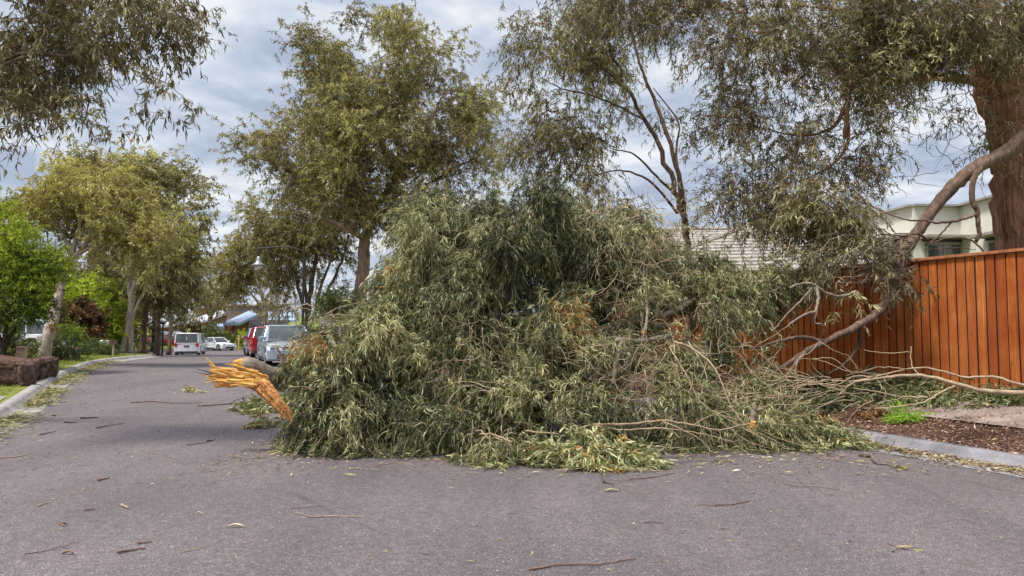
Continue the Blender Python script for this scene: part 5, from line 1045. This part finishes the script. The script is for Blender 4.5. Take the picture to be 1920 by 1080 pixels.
bl = [blob(1590, 425, 12.2, 45, 38, .5, 24, .9, .02), blob(1545, 375, 12.3, 48, 40, .5, 22, .9, .04), blob(1620, 468, 12.1, 40, 18, .4, 13, .7, -.05), blob(1545, 486, 12.1, 48, 16, .4, 13, .8, .02), blob(1650, 520, 11.7, 34, 12, .2, 6, .6, -.12), blob(1692, 525, 11.6, 16, 12, .15, 3, .6, -.05), blob(1500, 425, 12.6, 45, 26, .5, 12, .8, .0), blob(1598, 560, 11.7, 10, 18, .1, 2, .5, .3)]
C, O, T, Dn = sample_blobs(bl, rng, 2.4); LQ = [(Q, np.interp(kk, [0, 1], [.12, .05]))] + [(smooth_path(WL(p_), 6), np.full(60, .01)[:6 * (len(p_) - 1) + 1]) for p_ in ([(1690, 480, 12.1), (1640, 450, 12.1), (1590, 420, 12.2), (1560, 380, 12.3)], [(1670, 540, 11.9), (1620, 520, 11.8), (1570, 500, 12)])]
con = connect(LQ, C, rng, .004, .03, lift=.2); mb = MB()
for Q2, r in con: mb.tube(Q2, r, 5, cap=False)
for k in range(60):
    p = W(rng.uniform(1600, 1720), rng.uniform(440, 540), 11.9); P = wander(p, [-1, rng.normal(0, .4), rng.normal(.2, .5)], rng.uniform(.4, 1.1), 8, rng, curl=.2); mb.tube(P, np.linspace(rng.uniform(.006, .014), .003, 9), 5, cap=False)
mb.build('branches', 'bark_grey', tl, smooth=True)
ml, tw = MB(), MB(); NLEAF += spray_leaves(ml, tw, C, O, T, Dn, rng, n_per=9, slen=.3, nleaf=12, ll=.125, lw=.02, spread=.13, droop=.6, hang=.3, lspread=.5, twr=.0024, tbase=.58)
f_ = ml.build('foliage', 'leaf_dark', tl); tw.build('twigs', 'twig_brown', f_)
# ---------------------------------------------------------------- vehicles (built at the origin facing +X, then turned)
def car(name, label, cat, kind, px, py, d, heading, paint_, group=None, L=4.5, Wd=1.8, Ht=1.45, z=None, front=True):
    p = W(px, py, d); gz_ = float(Hxy(p[0], p[1])) if z is None else z
    r = thing(name, (p[0], p[1], gz_), label, cat, group); r.rotation_euler = (0, 0, heading)
    org = np.array([p[0], p[1], gz_]); h = Ht; l = L / 2; w = Wd / 2; wr = .33 if kind in ('sedan', 'hatch') else .37; cl = .2 if kind in ('sedan', 'hatch', 'van') else .3
    ax = (l * .66, -l * .62) if kind != 'ute' else (l * .66, -l * .56)
    belt = {'sedan': .62, 'hatch': .60, 'suv': .60, 'van': .55, 'ute': .60}[kind] * h
    prof_top = {'sedan': [(-l, .55 * h), (-l * .97, .66 * h), (-l * .62, .68 * h), (l * .42, belt + .02), (l * .80, .55 * h), (l * .97, .46 * h), (l, .36 * h)],
                'hatch': [(-l, .50 * h), (-l * .98, .62 * h), (-l * .9, belt), (l * .50, belt + .02), (l * .80, .545 * h), (l * .95, .47 * h), (l, .38 * h)],
                'suv': [(-l, .48 * h), (-l * .99, .60 * h), (l * .50, belt + .02), (l * .86, .55 * h), (l * .98, .48 * h), (l, .38 * h)],
                'van': [(-l, .3 * h), (-l, .55 * h), (l * .62, belt), (l * .90, .48 * h), (l, .36 * h)],
                'ute': [(-l, .60 * h), (l * .50, belt), (l * .88, .55 * h), (l * .98, .50 * h), (l, .40 * h)]}[kind]
    low = [(l, cl + .06), (l * .96, cl)]
    def arch(x_): return [(x_ + (wr + .07) * math.cos(a_), wr + (wr + .07) * math.sin(a_)) for a_ in np.linspace(math.asin(max(-1, (cl - wr) / (wr + .07))), math.pi - math.asin(max(-1, (cl - wr) / (wr + .07))), 11)]
    prof = prof_top + low + arch(ax[0]) + arch(ax[1]) + [(-l * .97, cl), (-l, cl + .08)]
    P = np.array(prof); n = len(P); ys = np.array([-1, -.9, -.5, 0, .5, .9, 1.0]); V = []
    for y_ in ys:
        e_ = abs(y_); xx = P[:, 0] * (1 - .05 * e_ ** 4 * (np.abs(P[:, 0]) > l * .7)); z_ = P[:, 1] - (.05 * e_ ** 3) * (P[:, 1] > belt * .8); yy = y_ * w * (1 - .05 * (P[:, 1] > belt * .85) * (e_ > .8) - .02 * (P[:, 1] < cl + .1)) * np.ones(n)
        V.append(np.c_[xx, yy, z_])
    V = np.vstack(V); K = len(ys); i = np.arange(K - 1)[:, None] * n; j = np.arange(n)[None]; F = np.stack([i + j, i + n + j, i + n + (j + 1) % n, i + (j + 1) % n], -1).reshape(-1, 4)
    mb = MB(); mb.add(V + org, [F, np.arange(n), np.arange(n)[::-1] + (K - 1) * n]); body = mb.build('body', paint_, r, bevel=.025)
    # greenhouse: glass hull, roof skin and pillars
    gb = {'sedan': (-l * .72, l * .44, -l * .36, l * .12), 'hatch': (-l * .93, l * .60, -l * .60, l * .10), 'suv': (-l * .97, l * .52, -l * .80, l * .18), 'van': (-l * .985, l * .74, -l * .93, l * .42), 'ute': (-l * .20, l * .50, -l * .14, l * .16)}[kind]
    zb, zt_ = belt - .02, h - .05; wb, wt = w * .93, w * (.74 if kind != 'van' else .86)
    B_ = [(gb[0], -wb, zb), (gb[1], -wb, zb), (gb[1], wb, zb), (gb[0], wb, zb)]; T_ = [(gb[2], -wt, zt_), (gb[3], -wt, zt_), (gb[3], wt, zt_), (gb[2], wt, zt_)]
    mb = MB(); mb.add(np.array(B_ + T_) + org, [np.array([[0, 1, 5, 4], [2, 3, 7, 6], [1, 2, 6, 5], [3, 0, 4, 7]])]); mb.build('windows', 'glass_dark', r)
    mb = MB(); R_ = [(gb[2] - .04, -wt - .02, zt_ - .01), (gb[3] + .05, -wt - .02, zt_ - .01), (gb[3] + .05, wt + .02, zt_ - .01), (gb[2] - .04, wt + .02, zt_ - .01)]
    U_ = [(gb[2] + .12, -wt * .8, zt_ + .05), (gb[3] - .12, -wt * .8, zt_ + .05), (gb[3] - .12, wt * .8, zt_ + .05), (gb[2] + .12, wt * .8, zt_ + .05)]
    mb.add(np.array(R_ + U_) + org, [np.array([[0, 3, 2, 1], [4, 5, 6, 7], [0, 1, 5, 4], [1, 2, 6, 5], [2, 3, 7, 6], [3, 0, 4, 7]])])
    for k in range(4):
        a_, b_ = np.array(B_[k]), np.array(T_[k]); mb.tube([a_ + org, b_ + org], [.05, .04], 6)
    for sgn in (-1, 1):
        for f_ in ((.42,) if kind not in ('suv', 'hatch') else (.30, .62)):
            a_ = np.array([gb[0] + (gb[1] - gb[0]) * f_, sgn * wb, zb]); b_ = np.array([gb[2] + (gb[3] - gb[2]) * f_, sgn * wt, zt_]); mb.tube([a_ + org, b_ + org], [.035, .035], 6)
    mb.build('roof', paint_, r, bevel=.012)
    if kind == 'van':   # solid rear quarter panels
        mb = MB()
        for sgn in (-1, 1):
            q = [(gb[0], wb, zb), (gb[0] * .12, wb, zb), (gb[2] * .12, wt, zt_), (gb[2], wt, zt_)]; q = np.array([(x_, sgn * (y_ + .012), z_) for x_, y_, z_ in q]); q2 = q - [0, sgn * .02, 0]
            mb.add(np.vstack([q, q2]) + org, [np.array([[0, 1, 2, 3], [4, 7, 6, 5], [0, 4, 5, 1], [2, 6, 7, 3], [0, 3, 7, 4], [1, 5, 6, 2]])])
        mb.build('side_panel', paint_, r)
        mb = MB(); mb.box(org + [gb[0] - .02, 0, zb + .02], (.05, wb * 1.7, .06)); mb.box(org + [gb[0] - .015, 0, zb + (zt_ - zb) / 2], (.03, .04, .3)); mb.build('rear_trim', paint_, r)
    if kind == 'ute':   # tray with open box
        mb = MB(); mb.box(org + [-l * .6, 0, belt + .02], (l * .75, Wd * .8, .04)); mb.build('tray_cover', 'plastic_dark', r)
    # wheels
    for x_ in ax:
        for sgn in (-1, 1):
            c_ = org + [x_, sgn * (w - .12), wr]; mb = MB(); mb.tube([c_ + [0, -.11, 0], c_ + [0, -.09, 0], c_ + [0, .09, 0], c_ + [0, .11, 0]], [wr * .9, wr, wr, wr * .9], 20); wh = mb.build('wheel', 'tyre', r, smooth=False)
            mb = MB(); mb.tube([c_ + [0, sgn * .10, 0], c_ + [0, sgn * .122, 0], c_ + [0, sgn * .128, 0]], [wr * .64, wr * .6, wr * .2], 14)
            for s5 in range(5): a_ = s5 * 1.257; mb.tube([c_ + [0, sgn * .13, 0], c_ + [math.cos(a_) * wr * .6, sgn * .125, math.sin(a_) * wr * .6]], [.04, .03], 5)
            mb.build('rim', 'rim', wh)
    for sgn in (-1, 1):
        mb = MB(); mb.box(org + [l * .93, sgn * w * .70, .475 * h], (.22, w * .42, .15), sgn * -.25); mb.build('headlight', 'lamp_clear', r, bevel=.03)
        tz = {'van': .50, 'ute': .48}.get(kind, .56) * h
        mb = MB(); mb.box(org + [-l * .965, sgn * w * .86, tz], (.14, w * .22, .34 if kind in ('van', 'suv', 'ute') else .2), sgn * .12); mb.build('tail_light', 'lamp_red', r, bevel=.02)
        mb = MB(); mb.box(org + [gb[1] - .22, sgn * (w + .09), belt + .10], (.12, .22, .15)); mb.build('side_mirror', paint_, r, bevel=.03)
        mb = MB(); mb.box(org + [-l * .1, sgn * (w * .985), cl + .08], (l * .85, .04, .10)); mb.build('sill', 'plastic_dark', r)
    mb = MB(); mb.box(org + [l * .985, 0, cl + .17], (.09, w * 1.2, .16)); mb.build('grille', 'plastic_dark', r)
    mb = MB(); mb.box(org + [l * .975, 0, .44 * h], (.08, w * .8, .07)); mb.build('upper_grille', 'plastic_dark', r)
    mb = MB(); mb.box(org + [-l * .985, 0, cl + .05], (.10, w * 1.8, .2)); mb.build('rear_bumper', 'plastic_dark', r, bevel=.02)
    for x_, zz_ in ((l * 1.0 + .03, cl + .27), (-l - .015, .42 * h)):
        mb = MB(); mb.box(org + [x_, 0, zz_], (.02, .38, .11)); mb.build('number_plate', 'plate' if kind != 'van' else 'plastic_dark', r)
    for sgn in (-1, 1):
        for q in (l * .1, -l * .28): mb = MB(); mb.box(org + [q, sgn * (w + .012), belt - .12], (.16, .02, .03)); mb.build('door_handle', paint_, r)
    return r
AL = math.atan2(CU[1], CU[0])
car('parked_car', 'silver blue hatchback parked facing the camera beside the fallen crown', 'car', 'hatch', 535, 660, 29.5, AL + math.pi + .04, 'paint_silver', 'cars parked along the right kerb', L=4.0, Wd=1.78, Ht=1.55)
car('parked_car', 'red wagon parked with its tail to the camera behind the silver blue hatchback', 'car', 'suv', 500, 660, 38.5, AL + .02, 'paint_red', 'cars parked along the right kerb', L=4.3, Wd=1.78, Ht=1.6)
car('parked_car', 'white wagon mostly hidden beyond the red wagon', 'car', 'suv', 488, 655, 48, AL + .0, 'paint_white', 'cars parked along the right kerb', L=4.6, Wd=1.85, Ht=1.75)
car('parked_van', 'white delivery van seen from behind at the road junction', 'van', 'van', 357, 660, 61, AL - .10, 'paint_white', L=4.7, Wd=1.85, Ht=1.78)
car('parked_car', 'white sedan parked beyond the van facing right', 'car', 'sedan', 406, 650, 82, AL + math.pi + .62, 'paint_white', L=4.7, Wd=1.8, Ht=1.45)
car('parked_ute', 'white ute parked side on in front of the red brick house', 'ute', 'ute', 333, 640, 99, .25, 'paint_white', L=5.2, Wd=1.85, Ht=1.75)
car('parked_ute', 'white ute left of the other ute partly behind the tree trunks', 'ute', 'ute', 305, 640, 101, .2, 'paint_white', L=5.2, Wd=1.85, Ht=1.75)
car('parked_car', 'dark red car glimpsed between the two white utes', 'car', 'hatch', 309, 640, 96.5, 1.2, 'paint_red', L=4.1, Wd=1.75, Ht=1.45)
car('parked_car', 'silver sedan low behind the shrubs on the left', 'car', 'sedan', 185, 648, 56, .1, 'paint_silver', L=4.7, Wd=1.8, Ht=1.4, z=float(W(185, 657, 56)[2]))
car('parked_wagon', 'white wagon with red tail light behind the green shrub at the rock wall', 'car', 'suv', 2, 640, 37.5, math.pi + .40, 'paint_white', L=4.6, Wd=1.85, Ht=1.75, z=float(W(0, 664, 37.5)[2]))
# ---------------------------------------------------------------- litter: loose leaves, chips and grass as stuff; each larger stick its own thing
def scatter(name, mat, N_, nf, uf, seed, ll, lw, tb=.5, lift=.012, up=.15, kind='stuff', ts=.35, accept=None, stack=0):
    rng = np.random.default_rng(seed); u = uf(rng, N_); n = nf(rng, u)
    if accept is not None: k = accept(n, u, rng); n, u = n[k], u[k]
    X, Y = xy(n, u); B = np.c_[X, Y, H(n, u) + lift + stack * rng.uniform(0, 1, len(X)) ** 2]; a_ = rng.uniform(0, 6.28, len(X))
    D_ = norm(np.c_[np.cos(a_), np.sin(a_), rng.normal(0, 1, len(X)) * up]); mb = MB()
    m_ = len(X); S = np.c_[-D_[:, 1], D_[:, 0], rng.normal(0, .35, m_)]; S = norm(S); L_ = ll * rng.uniform(.5, 1.4, m_)[:, None]; W_ = lw * rng.uniform(.6, 1.4, m_)[:, None]
    cv = rng.normal(0, .12, (m_, 1)); m1 = B + D_ * L_ * .5 + [0, 0, .004] + S * L_ * cv; tp = B + D_ * L_
    V = np.stack([B, m1 - S * W_ / 2, tp, m1 + S * W_ / 2], 1); V[..., 2] = np.maximum(V[..., 2], (H(n, u) + .004)[:, None]); mb.add(V.reshape(-1, 3), [(np.arange(m_) * 4)[:, None] + np.array([[0, 1, 2, 3]])], np.clip(tb + rng.normal(0, ts, m_), 0, 1))
    o = mb.build(name, mat); return tag(o, kind=kind)
U = lambda a_, b_: (lambda rng, N_: rng.uniform(a_, b_, N_))
NR_ = lambda a_, b_: (lambda rng, u: nR(u) + rng.uniform(a_, b_, len(u))); NL_ = lambda a_, b_: (lambda rng, u: nL(u) - rng.uniform(a_, b_, len(u)))
scatter('leaf_litter', 'leaf_litter', 15000, lambda rng, u: nR(u) - np.abs(rng.normal(.0, .17, len(u))) - .03, U(-2, 22), 1, .085, .018, .55, stack=.035)
clump = lambda n, u, rng: rng.uniform(0, 1, len(u)) < np.clip(.35 + .6 * np.sin(u * 1.7) * np.sin(u * .63 + 1) + .15, .04, 1)
scatter('leaf_litter', 'litter_green', 16000, lambda rng, u: nL(u) + np.abs(rng.normal(.05, .24, len(u))) + .02, lambda rng, N_: rng.uniform(8, 36, N_), 2, .14, .026, .45, accept=clump, stack=.05)
scatter('twig_litter', 'leaf_litter', 5200, lambda rng, u: rng.uniform(-4, 8, len(u)), lambda rng, N_: 3 + 30 * rng.uniform(0, 1, N_) ** 1.3, 33, .13, .007, .12, lift=.005, up=.04, ts=.16,
        accept=lambda n, u, rng: (n > nL(u) + .3) & (n < nR(u) - .3) & (rng.uniform(0, 1, len(u)) < np.where((u > 8) & (n < 3), .75, .07)))
scatter('leaf_litter', 'leaf_litter', 8500, lambda rng, u: rng.uniform(-4, 9, len(u)), lambda rng, N_: 2 + 34 * rng.uniform(0, 1, N_) ** 1.6, 3, .055, .011, .6, lift=.004, up=.05,
        accept=lambda n, u, rng: (n > nL(u) + .3) & (n < nR(u) - .3) & (rng.uniform(0, 1, len(u)) < np.where((u > 9) & (n < 3), .9, .16)))
scatter('leaf_litter', 'leaf_litter', 11000, lambda rng, u: rng.uniform(-3, 8.6, len(u)), lambda rng, N_: rng.uniform(5, 12, N_), 4, .10, .017, .5, lift=.006, up=.12, stack=.03,
        accept=lambda n, u, rng: (lambda X, Y: (Y > 7.4) & (Y < 10.2) & (X > -3.4) & (X < 5.0) & (rng.uniform(0, 1, len(X)) < np.clip((Y - 7.4) * .55, 0, 1) ** 1.6))(*xy(n, u)))
scatter('mulch_chips', 'mulch_chip', 26000, NR_(.15, 2.3), U(-3, 14), 5, .06, .02, .5, stack=.02, up=.3)
scatter('mulch_chips', 'leaf_litter', 6500, NR_(.15, 2.3), U(-3, 14), 6, .08, .014, .3, stack=.03, up=.3)
scatter('grit', 'leaf_litter', 9000, lambda rng, u: rng.uniform(-4, 8.6, len(u)), lambda rng, N_: 1 + 16 * rng.uniform(0, 1, N_) ** 1.3, 7, .010, .008, .85, lift=.003, up=.3, ts=.15, accept=lambda n, u, rng: (n > nL(u) + .3) & (n < nR(u) - .3))
def grass(name, N_, nf, uf, seed, hh, tb=.5, mat='grass_blade', accept=None):
    rng = np.random.default_rng(seed); u = uf(rng, N_); n = nf(rng, u)
    if accept is not None: k = accept(n, u, rng); n, u = n[k], u[k]
    X, Y = xy(n, u); m_ = len(X); B = np.c_[X, Y, H(n, u) - .005]; D_ = norm(np.c_[rng.normal(0, .5, (m_, 2)), np.ones(m_)]); mb = MB()
    mb.leaves(B, D_, hh * rng.uniform(.5, 1.5, m_), .012 * rng.uniform(.8, 1.6, m_) * (1 + .03 * Y), np.clip(tb + .25 * np.sin(n * 1.9) * np.sin(u * 1.3) + rng.normal(0, .2, m_), 0, 1), rng, .3, 1)
    return tag(mb.build(name, mat), kind='stuff')
grass('grass', 60000, NL_(.4, 7.5), U(17.5, 57), 11, .07, .6, accept=lambda n, u, rng: (u < 27) | (nL(u) - n < 3.7))
grass('grass', 9000, NL_(.36, 6), U(9, 18), 12, .06, .4, accept=lambda n, u, rng: u > 16.8)
grass('grass', 14000, lambda rng, u: rng.uniform(-30, 12, len(u)), U(UEND + .3, UEND + 9), 13, .16, .7)
grass('grass', 16000, NR_(.2, 8), U(17, 56), 14, .09, .4)
grass('weeds', 900, NR_(.3, 1.6), U(-1, 12), 15, .09, .5, accept=lambda n, u, rng: np.sin(u * 3.1) * np.sin(n * 4) > .55)
def stick(label, pts, r, mat='twig_brown', forks=(), leaves=0, seed=0, group=None, cat='twig', name='fallen_twig', straight=False):
    rng = np.random.default_rng(1000 + seed); P = np.array([G(*p) for p in pts]); org = P[0]
    obj = thing(name, tuple(org), label, cat, group) if (leaves) else None; mb = MB()
    def one(P, r0, r1):
        Q = smooth_path(P, 6, 0 if straight else np.linalg.norm(P[-1] - P[0]) * .006, rng); Q[:, 2] = Hxy(Q[:, 0], Q[:, 1]) + np.linspace(r0, r1, len(Q)) * 1.0 + .002 + rng.uniform(0, .004, len(Q)); mb.tube(Q, np.linspace(r0, r1, len(Q)), 6, ridge=.06, rng=rng)
    one(P, r, r * .5)
    for f_ in forks: one(np.array([G(*p) for p in f_]), r * .6, r * .3)
    if leaves:
        mb.build('stem', mat, obj, smooth=True); ml = MB(); n = leaves; B = P[-1] + rng.normal(0, 1, (n, 3)) * [.05, .03, .0] + [0, 0, .012]; a_ = rng.uniform(0, 6.28, n)
        ml.leaves(B, norm(np.c_[np.cos(a_), np.sin(a_) * .6, rng.uniform(-.02, .3, n)]), np.full(n, .1), np.full(n, .02), rng.uniform(.4, 1, n), rng, .1, 2); ml.build('leaves', 'litter_green', obj); return obj
    o = mb.build(name, mat, smooth=True); return tag(o, label, cat, group)
S = [
 ('long thin curved pale twig at the bottom centre nearest the camera', [(992, 1071), (1050, 1063), (1110, 1062), (1150, 1056), (1192, 1050)], .0062, 'twig_brown', []),
 ('straight pale stick with a forked left end at the middle of the near road', [(578, 972), (620, 970), (655, 970), (683, 971)], .006, 'twig_pale', [[(582, 971), (565, 966), (548, 962)]]),
 ('thin dark twig just above the straight pale forked stick', [(545, 955), (580, 953), (608, 951)], .003, 'twig_brown', []),
 ('forked brown stick with upturned right end in front of the yellow tipped sprig', [(1180, 900), (1215, 898), (1240, 893), (1265, 888)], .006, 'twig_brown', [[(1190, 903), (1160, 902), (1138, 900)], [(1235, 893), (1225, 886), (1190, 885)]]),
 ('short dark brown stick pointing up right in the middle of the near right road', [(1340, 950), (1365, 949), (1390, 945), (1406, 941)], .007, 'twig_brown', [[(1345, 951), (1320, 949), (1302, 951)]]),
 ('thin crossed dark twig on the right side of the road', [(1464, 907), (1495, 914), (1530, 915), (1575, 920)], .004, 'twig_brown', [[(1495, 900), (1510, 912), (1525, 920)]]),
 ('small pale forked twig by the curled yellow leaf', [(1165, 910), (1190, 910), (1206, 908)], .004, 'twig_pale', [[(1190, 911), (1208, 926), (1232, 922)]]),
 ('reddish brown peeled stick at the lower left', [(220, 1040), (240, 1036), (273, 1031)], .010, 'twig_brown', []),
 ('short thin stick right above the reddish peeled stick', [(257, 1022), (285, 1019)], .007, 'twig_brown', []),
 ('curved pale twig right of the reddish peeled stick', [(343, 1038), (365, 1033), (393, 1027)], .004, 'twig_pale', []),
 ('slender twig with two side shoots at the far lower left', [(45, 1042), (90, 1033), (125, 1024)], .0035, 'twig_brown', [[(125, 1024), (140, 1018), (149, 1020)], [(115, 1026), (135, 1034)]]),
 ('thick short brown stick on the left road', [(183, 903), (205, 898)], .010, 'twig_brown', []),
 ('short pale barked stub on the left road right of centre left', [(228, 950), (240, 955)], .012, 'twig_pale', []),
 ('short brown stick left of the short pale barked stub', [(157, 959), (178, 957)], .008, 'twig_brown', []),
 ('small pale bent twig at the left road', [(70, 952), (82, 946), (97, 942)], .006, 'twig_pale', []),
 ('long pale grey twig at the left edge of the road', [(0, 860), (30, 858), (60, 852)], .008, 'twig_pale', []),
 ('dark stick pair upper stick on the left road below the rock wall', [(150, 786), (168, 785), (185, 784)], .014, 'bark_dark', []),
 ('dark stick left of and below the upper dark stick', [(121, 793), (133, 794), (145, 793)], .011, 'bark_dark', []),
 ('long thin brown twig angled across the left road', [(180, 804), (205, 799), (233, 795)], .009, 'twig_brown', []),
 ('brown twig lower down on the left road pointing right', [(74, 817), (90, 813), (104, 809)], .009, 'twig_brown', []),
 ('longest thin branch lying flat across the road toward the splintered limb', [(245, 756), (290, 754), (330, 757), (380, 756)], .012, 'twig_brown', []),
 ('brown twig running into the tiny leafy tuft side of the splintered limb', [(370, 762), (400, 761), (440, 757), (462, 752)], .014, 'twig_brown', [[(430, 759), (445, 750), (470, 748)]]),
 ('short dark stick on the road left of the fallen crown', [(388, 829), (400, 827)], .010, 'bark_dark', []),
 ('thin brown twig on the road beside the left foot of the fallen crown', [(350, 836), (380, 832), (405, 824)], .006, 'twig_brown', []),
 ('brown stick on the road nearest the left foot of the fallen crown', [(468, 801), (485, 804), (503, 803)], .009, 'twig_brown', []),
 ('small dark forked twig left of the curled yellow leaf', [(1131, 906), (1138, 908), (1150, 910)], .006, 'bark_dark', [[(1135, 908), (1131, 901)]]),
 ('tiny stick in the middle of the near road below the forked brown stick', [(1208, 982), (1225, 981), (1243, 982)], .004, 'twig_brown', []),
 ('long pale twig tip lying in front of the left lobe of the fallen crown', [(702, 876), (720, 872), (745, 868), (775, 873)], .005, 'twig_pale', [[(715, 876), (730, 876)]]),
 ('thin curved twig in front of the middle of the fallen crown', [(872, 887), (895, 888), (912, 882)], .004, 'twig_pale', []),
]
for i, (lb, pts, r, mt, fk) in enumerate(S): stick(lb, pts, r, mt, fk, seed=i)
stick('dark crooked twig with a tuft of green leaves near the right kerb', [(1610, 856), (1632, 860), (1640, 870), (1665, 874), (1690, 880)], .009, 'bark_dark', [[(1610, 855), (1622, 853), (1634, 858)]], leaves=16, seed=90, name='leafy_twig')
stick('pale twig with a few leaf scraps at the lower right', [(1665, 1022), (1680, 1027), (1695, 1030)], .003, 'twig_brown', [[(1690, 1030), (1735, 1027)]], leaves=5, seed=91, name='leafy_twig')
stick('yellow leaf scrap with a short stem before the fallen crown', [(1335, 863), (1345, 868), (1352, 870)], .003, 'twig_brown', leaves=7, seed=92, name='leafy_twig')
def leaf_thing(label, px, py, ang, L_, W_, seed, mat='litter_green'):
    rng = np.random.default_rng(seed); g = G(px, py) + [0, 0, .008]; mb = MB(); K = 8; V = []; d_ = np.array([math.cos(ang), math.sin(ang), 0]); s_ = np.array([-d_[1], d_[0], 0])
    for k in range(K + 1):
        t_ = k / K; c_ = g + d_ * L_ * (t_ - .5) + s_ * .02 * math.sin(t_ * 3) + [0, 0, .012 * math.sin(t_ * 3.1) ** 2]; wd = W_ * math.sin(math.pi * min(.98, t_ * .93 + .04)) ** .8 / 2
        for q, dz in ((-1, .008), (0, 0), (1, .010)): V.append(c_ + s_ * wd * q + [0, 0, dz * abs(q)])
        for q, dz in ((1, .0085), (0, -.0015), (-1, .0065)): V.append(c_ + s_ * wd * q + [0, 0, dz])
    F = [[k * 6 + j, k * 6 + (j + 1) % 6, (k + 1) * 6 + (j + 1) % 6, (k + 1) * 6 + j] for k in range(K) for j in range(6)]; mb.add(np.array(V), [np.array(F)], .85)
    return tag(mb.build('fallen_leaf', mat), label, 'leaf')
leaf_thing('curled yellow green gum leaf on the road in front of the yellow tipped sprig', 1146, 923, .15, .15, .035, 1)
leaf_thing('pale curled leaf left of centre on the near road', 440, 991, .1, .14, .022, 2, 'leaf_litter')
leaf_thing('small pale leaf above the pale curled leaf on the near road', 372, 968, .3, .07, .014, 3, 'leaf_litter')
leaf_thing('small yellow leaf lying in front of the right part of the fallen crown', 1352, 872, .2, .08, .03, 4)
leaf_thing('brown crumpled leaf below the short brown stick at left', 120, 988, 1.2, .06, .03, 5, 'leaf_bronze')
leaf_thing('crumpled brown leaf left of the reddish peeled stick', 127, 1042, .2, .07, .03, 6, 'leaf_bronze')
print('leaves', NLEAF, 'objects', len(bpy.data.objects))
